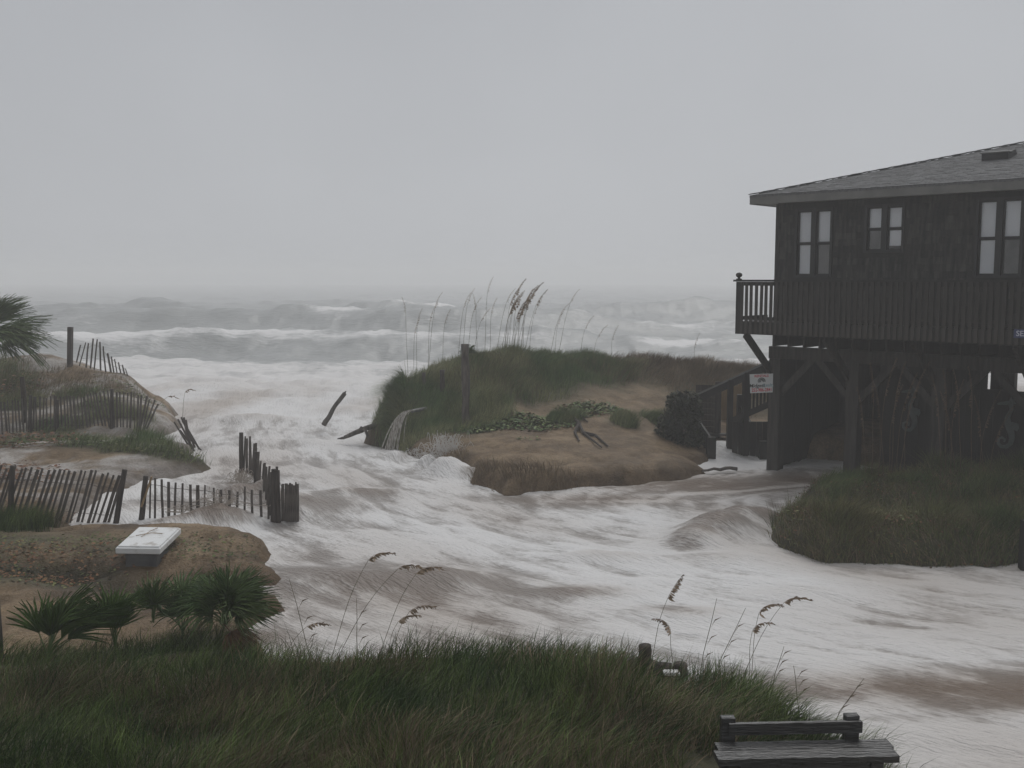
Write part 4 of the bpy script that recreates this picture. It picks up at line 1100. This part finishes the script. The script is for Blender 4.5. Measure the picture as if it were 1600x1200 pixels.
# ------------------------------------------------------------------ grasses and leaves (nobody could count them)
def scatter(blobs, n, thr=.25, zmin=.12):
    xs, ys = [], []; bs = np.array(blobs); area = bs[:,2]*bs[:,3]; pr = area/area.sum()
    while len(xs) < n:
        k = rng.choice(len(bs), size=n, p=pr)
        x = bs[k,0] + bs[k,2]*rng.normal(0,.62,n); y = bs[k,1] + bs[k,3]*rng.normal(0,.62,n)
        c_ = cover(x, y, blobs) * (.55 + .9*fbm(x*1.1, y*1.1, 3, 3)); ok = (c_ > thr + .25*rng.random(n)) & ~((x > 1.3) & (y < 7.75)) & ~((x > 1.15) & (x < 1.8) & (y > 8.7) & (y < 9.9)) & (height(x, y) > zmin)
        xs += list(x[ok]); ys += list(y[ok])
    x = np.array(xs[:n]); y = np.array(ys[:n]); return x, y, height(x, y)
def blades(x, y, z, ln, width, wind=(.5,-.1), spread=.45, curve=.5, segs=3, clump=1.3):
    n_ = len(x); az = rng.random(n_)*2*pi
    L_ = ln * (.55 + .75*rng.random(n_))
    dx = cos(0)*0 + np.cos(az)*spread*rng.random(n_) + wind[0]*(.5+rng.random(n_)); dy = np.sin(az)*spread*rng.random(n_) + wind[1]*(.5+rng.random(n_))
    dx = dx + (fbm(x*1.7, y*1.7, 4, 2)-.5)*clump; dy = dy + (fbm(x*1.7+9, y*1.7, 6, 2)-.5)*clump*.8
    sa = rng.random(n_)*pi; wxx = np.cos(sa)*.9; wyy = np.sin(sa)*.5
    vv = []; ts = np.linspace(0, 1, segs+1)
    for t in ts[:-1]:
        bend = t*(1-curve) + curve*t*t
        hx = x + L_*dx*bend; hy = y + L_*dy*bend; hz = z - .03 + L_*(t - .45*curve*(np.hypot(dx,dy))*t*t)
        w = width*(1 - .55*t)*(.7+.6*rng.random(n_))
        vv += [np.stack([hx-wxx*w/2, hy-wyy*w/2, hz], -1), np.stack([hx+wxx*w/2, hy+wyy*w/2, hz], -1)]
    t = 1.0; vv.append(np.stack([x+L_*dx, y+L_*dy, z - .03 + L_*(1-.45*curve*np.hypot(dx,dy))], -1))
    V_ = np.stack(vv, 1); k = V_.shape[1]; base = np.arange(n_)[:,None]*k
    qs = [base + np.array([2*i, 2*i+1, 2*i+3, 2*i+2]) for i in range(segs-1)]
    tr = base + np.array([2*segs-2, 2*segs-1, 2*segs])
    return V_.reshape(-1,3), (np.concatenate(qs, 0) if qs else None), tr
def grass_obj(name, label, blobs, n_, ln, width, matl, thr=.25, segs=3, cat='grass', zmin=.12, **kw):
    x, y, z = scatter(blobs, n_, thr, zmin)
    l_ = ln * (.35 + 1.3*fbm(x*1.2, y*1.2, 7, 3))
    V_, q_, t_ = blades(x, y, z, l_, width, segs=segs, **kw)
    o = link(name, np_mesh(name, V_, q_, t_), matl); tag(o, label, None, None, 'stuff'); return o
grass_obj('foreground_grass', 'dense dark dune grass covering the foreground bank', V_FORE, 105000, .35, .0085, M['grass'], wind=(.42,-.05), spread=.75, curve=.7)
grass_obj('foreground_dry_grass', 'brown dead blades among the foreground grass', [(-6,7.6,1.2,.8,1),(-2.5,8.4,1.0,.7,1),(-.6,7.4,1.1,.6,1),(1.2,8.0,.9,.7,1),(-4.2,9.0,.9,.5,1),(.6,9.2,1.0,.4,1),(-1.5,9.4,.8,.4,.9),(-5,8.2,1,.5,1),(-1.5,6.9,1.4,.4,1),(.8,7.2,.7,.4,1)], 15000, .36, .007, M['grass_dry'], wind=(.4,-.05), spread=.8, curve=.7)
grass_obj('centre_dune_grass', 'grey green grass on the centre dune', V_CENTRE, 42000, .36, .014, M['grass_far'], thr=.3, wind=(.28,0), spread=.5, segs=2)
grass_obj('centre_dune_dry_grass', 'brown dry grass on the back of the centre dune', V_BACK + [(-1,30,2.5,1.5,.5)], 30000, .32, .015, M['grass_dry'], thr=.2, wind=(.45,0), segs=2)
_n = 3500; _x = -3.65 + rng.random(_n)*.5; _y = 28.4 + rng.random(_n)*1.6; _z = height(_x, _y)
V_, q_, t_ = blades(_x, _y, _z, .75, .012, wind=(-.45, -.25), spread=.3, curve=1.6, segs=3)
tag(link('hanging_grass', np_mesh('hanging_grass', V_, q_, t_), M['grass_far']), 'long grass hanging over the left face of the centre dune', None, None, 'stuff')
grass_obj('sand_tuft_grass', 'grass tufts on the sandy slope', V_TUFT, 5000, .32, .014, M['grass_far'], thr=.3, segs=2)
grass_obj('mound_grass', 'low green and rusty cover on the mound before the house', V_MOUND, 62000, .27, .012, M['grass_mound'], thr=.2, segs=2, wind=(.15,0), spread=1.0, zmin=.15)
grass_obj('mound_tall_grass', 'taller grass clumps on the mound', [blob_px(a, b_, .6, .5, .35, 1.1) for a, b_ in ((1240,800),(1290,770),(1345,752),(1420,765),(1480,750),(1530,790),(1580,760),(1380,800),(1330,835),(1450,830),(1560,835))], 9000, .46, .012, M['grass_mound'], thr=.3, segs=2, wind=(.25,0), spread=.9, zmin=.15, clump=2.0)
grass_obj('mound_dry_grass', 'brown dry stems through the mound cover', V_MOUND, 26000, .27, .012, M['grass_dry'], thr=.3, segs=2, wind=(.1,0), spread=1.1, zmin=.15, clump=2.0)
grass_obj('mound_bright_grass', 'brighter green tuft at the top left of the mound', [(7.1,21.3,.6,.6,1.1)], 2500, .34, .014, M['vine_leaf'], thr=.3, segs=2, zmin=.1)
grass_obj('left_dune_grass', 'patchy grass on the far left dune', V_LEFT, 17000, .34, .016, M['grass_far'], thr=.3, segs=2, wind=(.35,0))
grass_obj('left_dune_dry_grass', 'dry rusty grass on the far left dune', [(-16.2,33.2,3.5,1.8,1),(-19,34.5,3,1.8,1),(-14,33.6,2.5,1.2,.9),(-15,26,2.5,1,.8)], 6000, .28, .014, M['grass_dry'], thr=.35, segs=2, wind=(.35,0))
grass_obj('near_left_grass', 'green grass at the left edge before the leaning fence', V_NEARLEFT[:2], 5000, .36, .011, M['grass'], thr=.2, segs=2, wind=(.25,0), zmin=.05)
def leaves(name, label, blobs, n_, size, matl, thr=.3, lift=.06, zmin=.14):
    x, y, z = scatter(blobs, n_, thr, zmin); z = z + rng.random(n_)*lift
    az = rng.random(n_)*2*pi; s_ = size*(.6+.8*rng.random(n_)); ti = (rng.random(n_)-.5)*1.2
    a = np.stack([np.cos(az), np.sin(az), ti*.6], -1)*s_[:,None]; c_ = np.stack([-np.sin(az), np.cos(az), (rng.random(n_)-.3)], -1)*s_[:,None]*.6
    p = np.stack([x,y,z], -1)
    V_ = np.stack([p-a, p-c_*.9+np.array([0,0,.01]), p+a, p+c_], 1).reshape(-1,3); q_ = np.arange(n_)[:,None]*4 + np.arange(4)
    o = link(name, np_mesh(name, V_, q_), matl); tag(o, label, None, None, 'stuff'); return o
grass_obj('bank_roots', 'brown roots hanging out of the eroded bank foot', [blob_px(a,b,.4,rx,.35,1.1) for a,b,rx in ((655,712,.6),(700,722,.6),(760,742,.8),(820,752,.8),(880,752,.7))], 1500, .30, .012, M['grass_dry'], thr=.2, segs=2, wind=(-.1,-.35), spread=.8, zmin=.1)
leaves('near_sand_vines', 'creeping vine leaves on the near sand mound', [(-6.5,16.4,3.0,.8,.8),(-9.5,16.2,2.5,1,.9),(-7.6,14.9,1.8,.7,1),(-4.9,15.9,.9,.5,.7)], 2000, .030, M['grass_mound'], thr=.3)
leaves('near_sand_rust_leaves', 'rust coloured leaves on the near sand mound', [(-7.8,14.8,1.9,.7,1),(-10,15,2,1.3,1),(-7,15.8,2.5,.8,.6),(-10,19.5,1.5,.8,1)], 2200, .035, M['red_leaf'], thr=.35, lift=.15)
leaves('mound_rust_leaves', 'rust and dark leaves on the mound before the house', V_MOUND, 9000, .028, M['red_leaf'], thr=.25, lift=.16)
leaves('mound_green_leaves', 'small green leaves on the mound before the house', V_MOUND, 6000, .03, M['grass_mound'], thr=.2, lift=.2)
leaves('centre_sand_vines', 'creeping green vines on the sandy slope of the centre dune', [(.2,27.6,1.8,.7,.9),(2.3,28.6,1.4,.8,.7),(.4,26.0,.7,.4,.5),(-1.0,27.4,.8,.6,.9),(4.4,28.2,.8,.6,.5)], 3200, .05, M['vine_leaf'], thr=.4)
leaves('left_dune_vines', 'vines and rusty leaves on the left dune', V_LEFT + [(-13,33.4,3.5,1.8,.6),(-14,25.8,3,1,.7)], 6000, .05, M['grass_mound'], thr=.4, lift=.15)
leaves('left_dune_rust', 'rust coloured leaves behind the leaning fence', [(-13.2,25.6,2.2,.9,1),(-12,22.2,2.2,1.2,.9),(-17,33,2.2,1.4,.8)], 2600, .05, M['red_leaf'], thr=.35, lift=.35, zmin=.0)

# ------------------------------------------------------------------ sea oats and reeds, each one a plant
def plant_oat(label, base, height_, lean, droop=.35, plume=.28, group='sea oats', lf=.30, npl=26, stem_r=.0045, matl='oat', stem_mat='oat_stem', name='sea_oat', wid=1.0, cat='sea oat'):
    r = empty(name, base); tag(r, label, cat, group)
    lx, ly = lean; pts = []
    for k in range(9):
        t = k/8; pts.append(Vector((lx*t*(.6+.4*t) + .012*sin(t*6), ly*t, height_*(t - .08*t*t*abs(lx)/height_))))
    tip = pts[-1]; dr = (pts[-1]-pts[-2]).normalized()
    hp = [tip]; cur = tip.copy(); dirv = dr.copy(); wd = Vector((1 if lx >= 0 else -1, 0, 0))
    for k in range(7):
        dirv = (dirv + wd*droop*.35 + Vector((0,0,-droop*.30))).normalized(); cur = cur + dirv*plume/7; hp.append(cur.copy())
    MB().tube([p - Vector((0,0,.1)) if i == 0 else p for i, p in enumerate(pts)], [stem_r*(1-.4*i/8) for i in range(9)], 4).build('stem', M[stem_mat], r)
    mb = MB(); mb.tube(hp, stem_r*.5, 3)
    for k in range(npl):
        t = (k+.3)/npl; i = min(6, int(t*7)); p = hp[i].lerp(hp[i+1], t*7-i)
        s_ = plume*(lf*(1-.55*t))*random.uniform(.7,1.15)
        dv = (wd*random.uniform(.3,1.0) + Vector((random.uniform(-.3,.3), random.uniform(-.5,.5), random.uniform(-.75,.15)))).normalized()
        sd = dv.cross(Vector((random.uniform(-1,1), 1, random.uniform(-.3,.3)))).normalized()*s_*.17*wid
        q0 = p + dv*s_*.25; q1 = p + dv*s_*.6; q2 = p + dv*s_
        mb.add([p, q0+sd, q1+sd*1.1, q2, q1-sd*1.1, q0-sd], [(0,1,5),(1,2,4,5),(2,3,4)])
    mb.build('plume', M[matl], r)
    return r
fo_ = [ # base px,py  tip px,py  Y  label
 (512,1010,575,872,9.9,'tall sea oat left of its group with a nodding plume above the palmetto side'),
 (520,1012,622,882,10.0,'sea oat arching far right with the middle of three high plumes'),
 (590,1005,650,894,10.1,'sea oat with the rightmost of the three high plumes over the torrent'),
 (430,1010,478,978,9.9,'low sea oat bowed right beside the round palmetto'),
 (600,1012,622,972,10.0,'short sea oat with the lower ragged plume right of the grass stems'),
 (606,1010,640,955,10.2,'short sea oat with the upper ragged plume over the foreground grass'),
 (1012,1010,1045,935,9.9,'sea oat with an upright narrow plume above the post stub'),
 (1052,1050,1050,990,9.7,'sea oat with a drooping sideways plume between the two post stubs'),
 (1170,1045,1188,960,9.9,'tall sea oat with two clusters right of the foreground stubs'),
 (1168,1050,1178,988,9.8,'lower sea oat with a fringe plume under the tall pair'),
 (1150,1060,1228,938,10.0,'sea oat with the highest and farthest right plume over the white water'),]
for bx, by, tx, ty, Yv, lb in fo_:
    p = at(bx, by+25, Yv); q = at(tx, ty, Yv)
    g = float(height(p.x, p.y)); base = Vector((p.x, p.y, min(p.z, g+.05)))
    big_ = ty < 965
    plant_oat(lb, base, q.z - base.z, (q.x - base.x, .05), droop=random.uniform(.45,.7) if tx != 1045 else .1, plume=.29 if big_ else .25, lf=.28, npl=30, stem_r=.0034, wid=.75)
bare = [(490,1020,452,905,9.9),(1090,1050,1120,935,9.9),(560,1015,557,935,10),(1110,1050,1165,950,9.8),(1205,1060,1225,1010,9.4),(1295,1120,1350,1060,8.7),(1250,1090,1240,1040,9.2)]
for k, (bx, by, tx, ty, Yv) in enumerate(bare):
    p = at(bx, by+20, Yv); q = at(tx, ty, Yv)
    lb = ['bare leaning stalk at the left of the foreground oats','bare thin stalk between the stub and the tall oats','bare upright stalk amid the three high plumes','bare slanting stalk left of the tall right oats','short bare stalk at the right end of the grass','single long bare stem reaching over the white wash by the bench','short bare stalk near the right grass shoulder'][k]
    r = empty('grass_stalk', p); tag(r, lb, 'stalk', 'bare grass stalks')
    d = q - p
    MB().tube([Vector((0,0,-.1)), d*.35+Vector((-.01,0,.01)), d*.7+Vector((0,0,.01)), d], [.004,.0035,.003,.002], 4).build('stem', M['oat_stem'], r)
    for i in range(3):
        t = .25+.2*i; a = d*t; MB().add([a, a+Vector((.05,0,.10)), a+Vector((.12,.01,.12)), a+Vector((.05,.0,.085))], [(0,1,2,3)]).build('blade', M['grass_dry'], r)
ORD = ['first','second','third','fourth','fifth','sixth','seventh','eighth','ninth','tenth','eleventh','twelfth','thirteenth','fourteenth','fifteenth','sixteenth','seventeenth','eighteenth','nineteenth','twentieth','twenty-first','twenty-second']
_cnt = {}
def nth(key):
    _cnt[key] = _cnt.get(key, -1) + 1; return ORD[_cnt[key]]
# centre dune oats
co = [(637,570,634,488),(650,568,652,505),(668,560,680,478),(668,562,672,500),(690,556,695,505),(715,550,725,478),(722,550,731,472),(730,548,740,485),(745,548,744,482),(757,546,762,455),(765,548,768,488),(775,550,792,470),(782,550,800,480),(790,548,806,460),(800,548,822,468),(806,550,830,463),(812,552,826,472),(818,555,838,475),(800,552,812,492),(795,556,808,500),(786,552,796,490),(825,556,835,490),(859,552,875,492),(872,552,892,470),(866,556,872,505),(905,556,915,512),(925,558,935,525),(955,558,957,530),(1085,572,1086,542),(645,560,648,520),(738,550,752,500)]
co += [(786+4*k + random.uniform(-2,2), 552, 795+3.6*k + random.uniform(-3,3), random.uniform(474,512)) for k in range(9)]
co.sort(key=lambda q: q[2])
for k, (bx, by, tx, ty) in enumerate(co):
    Yv = 30.6 + (bx-640)*.006 + random.uniform(-.3,.3)
    p = at(bx, by+6, Yv); q = at(tx, ty, Yv); g = float(height(p.x, p.y)); base = Vector((p.x, p.y, min(p.z, g+.1)))
    thick = 785 < bx < 822
    if bx < 660: lb = nth('a') + ' thin sea oat from the left on the left brow of the centre dune'
    elif bx < 735: lb = nth('b') + ' sea oat from the left above the thick piling on the centre dune'
    elif thick: lb = nth('c') + ' sea oat from the left in the dense windblown clump on the dune'
    elif bx < 785: lb = nth('d') + ' sea oat from the left between the dune piling and the dense clump'
    elif bx < 845: lb = nth('e') + ' sea oat from the left at the right flank of the dense clump'
    elif bx < 900: lb = nth('f') + ' slanting sea oat from the left in the trio right of the dense clump'
    else: lb = nth('g') + ' small stray sea oat from the left on the brown back of the dune'
    plant_oat(lb, base, q.z-base.z, (q.x-base.x, .05), droop=.16, plume=.62 if thick else .5, lf=.17 if thick else .14, npl=26 if thick else 16, stem_r=.006, wid=.8 if thick else .6, group='sea oats on the centre dune')
p = at(696, 540, 30.5)
# left shore plumes
for (bx, by, tx, ty, lb) in ((240,640,262,618,'sea oat bowing from the right flank of the left dune'),(284,655,289,612,'lone sea oat standing off the tip of the left dune')):
    p = at(bx, by+6, 31); q = at(tx, ty, 31); plant_oat(lb, p, q.z-p.z, (q.x-p.x, .03), droop=.8, plume=.35, npl=14, stem_r=.007)
# dry reeds before the house
rd = [(1362,735,1366,628),(1372,738,1384,618),(1380,735,1376,650),(1392,738,1400,625),(1398,735,1412,640),(1405,738,1428,620),(1388,738,1394,660),(1352,738,1350,665),(1412,735,1416,668),(1476,738,1480,640),(1484,738,1490,655),(1500,738,1500,640),(1516,738,1520,636),(1528,738,1540,668),(1545,738,1556,690),(1536,735,1534,680),(1470,738,1468,650),(1492,738,1486,672)]
rd.sort(key=lambda q: q[2])
for k, (bx, by, tx, ty) in enumerate(rd):
    Yv = 21.2 if bx < 1440 else 20.4
    p = at(bx, by+4, Yv); q = at(tx, ty, Yv); g = float(height(p.x, p.y)); base = Vector((p.x, p.y, min(p.z, g+.1)))
    lb = nth('l') + ' dry rusty reed from the left in the left clump before the house' if bx < 1440 else nth('r') + ' dry rusty reed from the left in the right clump before the house'
    plant_oat(lb, base, q.z-base.z, (q.x-base.x, .03), droop=.10, plume=.85, lf=.085, npl=34, stem_r=.0075, matl='reed', stem_mat='reed', name='dry_reed', wid=.7, group='dry reeds before the house', cat='reed')

# ------------------------------------------------------------------ palmettos
def frond_mesh(seed, nseg=30, spread=200, R=.62, pet=.35, droop=.35, wid=.032):
    rs = random.Random(seed); mb = MB()
    mb.tube([(0,0,0),(0,pet*.5,.02),(0,pet,0)], [.010,.008,.006], 4)
    for k in range(nseg):
        a = radians(-spread/2 + spread*(k+.5)/nseg + rs.uniform(-2,2)); l_ = R*(.72+.28*cos(a*.6))*rs.uniform(.88,1.08)
        dx, dy = sin(a), cos(a); px_, py_ = -dy, dx
        zc = [.0, .05, .02, -.14*droop*3]
        prev = None; rows = []
        for i, (t, w) in enumerate(((.0,.25),(.35,1.0),(.68,.75),(1.0,.05))):
            z_ = .06*sin(t*2.4) - droop*.55*t*t*l_*rs.uniform(.8,1.3)
            c_ = Vector((dx*l_*t, pet+dy*l_*t, z_)); ww = wid*w*.5
            rows.append((c_+Vector((px_*ww,py_*ww,.006)), c_+Vector((0,0,-.006)), c_-Vector((px_*ww,py_*ww,-.006))))
        v = [q for r_ in rows for q in r_]; f = []
        for i in range(3):
            f += [(i*3, i*3+1, i*3+4, i*3+3), (i*3+1, i*3+2, i*3+5, i*3+4)]
        mb.add(v, f)
    return mb.mesh('frond')
def palmetto(label, base, n_, size, matl, seed, elev=(20,80), az=(0,360), trunk=0.0, dead=0, droop=.35, spread=200, wind=0):
    rs = random.Random(seed); r = empty('palmetto', base); tag(r, label, 'palm', 'fan palms')
    if trunk:
        MB().tube([(0,0,-.3),(.02,0,trunk*.5),(0,0,trunk)], [.11,.09,.10], 9).build('trunk', M['palm_trunk'], r, True)
    for k in range(n_):
        a = radians(az[0] + (az[1]-az[0])*(k+rs.uniform(.0,1))/n_); e = radians(rs.uniform(*elev))
        isdead = k < dead; sc = size*rs.uniform(.72, 1.12)
        if isdead:
            e = radians(rs.uniform(-35, 5)); me_ = frond_mesh(seed*70+k, droop=.8, spread=110, R=.5*sc, pet=.3*sc, wid=.03*sc)
        else: me_ = frond_mesh(seed*70+k, droop=droop*rs.uniform(.6,1.5), spread=spread*rs.uniform(.7,1.15), R=.62*sc, pet=.36*sc, wid=.034*sc, nseg=26)
        dirv = Vector((cos(a)*cos(e) + wind*.6, sin(a)*cos(e), sin(e))).normalized()
        up = Vector((-cos(a)*sin(e) + rs.uniform(-.7,.7), -sin(a)*sin(e) + rs.uniform(-.7,.7) - .2, cos(e) + rs.uniform(-.3,.3)))
        xax = dirv.cross(up).normalized(); zax = xax.cross(dirv)
        Mx = Matrix((xax, dirv, zax)).transposed()
        nv = len(me_.vertices); co = np.empty(nv*3, dtype=np.float32); me_.vertices.foreach_get('co', co); co = co.reshape(-1,3)
        rad = np.linalg.norm(co, axis=1)/(1.0*sc)
        co = co @ np.array(Mx).T
        jit = np.repeat(np.array([[rs.uniform(-.4,.4), rs.uniform(-.4,.4), rs.uniform(-.6,.1)] for _ in range(nv//9+1)]), 9, axis=0)[:nv]
        bend = np.clip(rad-.25, 0, 1)**1.7
        co = co + (np.array([wind*1.0, 0, -.14]) + jit*.22)[:nv]*bend[:,None]*sc
        me_.vertices.foreach_set('co', co.astype(np.float32).ravel()); me_.update()
        o = link('frond', me_, M['palm_dead'] if isdead else matl, r)
        o.location = (0, 0, trunk + rs.uniform(-.05,.08)*size)
        if isdead: o['label'] = 'brown dead frond'
    return r
def gz(px, py, Y):
    p = at(px, py, Y); return Vector((p.x, p.y, float(height(p.x, p.y))))
b_ = at(350, 975, 11.3); palmetto('large round windblown palmetto at the right edge of the near left mound', b_, 30, .74, M['palm_dark'], 3, elev=(25,86), az=(-60,240), dead=1, wind=.22, droop=.55, spread=150)
b_ = at(285, 988, 11.6); palmetto('dark palmetto close left of the large round one', b_, 11, .8, M['palm_dark'], 8, elev=(30,80), az=(0,190), wind=.2, spread=130)
b_ = at(240, 970, 11.4); palmetto('small upright palmetto between the pale one and the large round one', b_, 5, .62, M['palm_dark'], 5, elev=(50,85), az=(30,150), spread=150)
b_ = at(180, 1012, 10.8); palmetto('pale yellow green palmetto with narrow upright fronds', b_, 7, .72, M['palm_light'], 6, elev=(50,88), az=(20,170), spread=110)
b_ = at(75, 1030, 10.4); palmetto('bright palmetto with long streaming blades at the lower left', b_, 11, .85, M['palm_light'], 9, elev=(40,85), az=(-10,170), wind=.3, spread=110, droop=.25)
b_ = at(-4, 640, 29.8); palmetto('tall fan palm on the left edge in front of the left dune', Vector((b_.x-.1, b_.y, .7)), 36, 1.55, M['palm_dark'], 12, elev=(-20,88), az=(-120,180), trunk=2.5, dead=2, wind=.25, droop=.4, spread=130)
b_ = at(732, 552, 30.3); palmetto('small spiky palmetto on the crest of the centre dune', Vector((b_.x, b_.y, b_.z-.15)), 6, .5, M['palm_dark'], 14, elev=(40,85), az=(20,160))
b_ = at(37, 640, 30.2)
mb = MB(); mb.tube([(0,0,-.6),(.02,0,.4),(0,0,1.0)], [.09,.08,.07], 8)
single('palm_stump', 'bare dark stump just right of the fan palm trunk', 'stump', mb.mesh('palm_stump', True), M['palm_trunk'], b_)

# ------------------------------------------------------------------ spray thrown up where the torrent strikes
spr = bpy.data.materials.new('spray_drop'); spr.use_nodes = True; b = spr.node_tree.nodes['Principled BSDF']
b.inputs['Base Color'].default_value = (.6,.59,.575,1); b.inputs['Roughness'].default_value = .5; b.inputs['Alpha'].default_value = .8
spb = spr.copy(); spb.node_tree.nodes['Principled BSDF'].inputs['Base Color'].default_value = (.42,.37,.32,1)
for px, py, Yv, w_, h_, n_, dep, mt_ in ((700,738,25.6,.85,1.1,260,.3,'pale'),(655,720,26.6,.6,.4,120,.2,'pale'),(345,796,19.35,.55,.42,90,.3,'brown'),(290,803,19.4,.45,.22,50,.25,'brown'),(1200,822,19.3,.3,.22,110,.15,'pale'),(377,760,22.5,.4,.45,140,.3,'brown'),(1130,822,19.0,.5,.30,120,.2,'brown')):
    c_ = at(px, py, Yv); mb = MB()
    for k in range(n_):
        vx = random.gauss(0, .5) * w_; top = h_ * random.uniform(.25, 1.0) * math.exp(-(vx/w_)**2 * .9); yy = random.gauss(0, dep*.5); x0 = random.gauss(0, .22*w_)
        a0 = random.uniform(0, .3); a1 = a0 + random.uniform(.4, .7)
        pp_ = []
        for j in range(5):
            t = a0 + (a1-a0)*j/4; pp_.append(Vector((x0 + vx*t*1.5, yy, 4*top*t*(1-t))))
        w0 = random.uniform(.003, .009)
        for j in range(4):
            u0 = w0*sin(pi*(j+.15)/4.3)+.001; u1 = w0*sin(pi*(j+1.15)/4.4)+.001
            p_, q_ = pp_[j], pp_[j+1]; nn = Vector((-(q_-p_).z, 0, (q_-p_).x)).normalized()
            mb.add([p_-nn*u0, p_+nn*u0, q_+nn*u1, q_-nn*u1], [(0,1,2,3)])
    o = single('spray', 'fan of ' + ('pale' if mt_ == 'pale' else 'sandy') + ' spray thrown up by the torrent', 'spray', mb.mesh('spray'), spr if mt_ == 'pale' else spb, c_); o['kind'] = 'stuff'; del o['category']

# ------------------------------------------------------------------ haze: one closed box of thin pale air round everything
hz = MB().box(-460, -80, -3.2, 460, 800, 10.8).build('haze', None)
hm = bpy.data.materials.new('haze_air'); hm.use_nodes = True; n = hm.node_tree
for k in list(n.nodes): n.nodes.remove(k)
ho = n.nodes.new('ShaderNodeOutputMaterial'); pv = n.nodes.new('ShaderNodeVolumePrincipled')
pv.inputs['Color'].default_value = (.985,.988,.99,1); pv.inputs['Density'].default_value = HAZE_DENSITY; pv.inputs['Anisotropy'].default_value = .2
n.links.new(pv.outputs[0], ho.inputs['Volume'])
hz.data.materials.append(hm); tag(hz, 'thin grey storm haze', None, None, 'stuff')
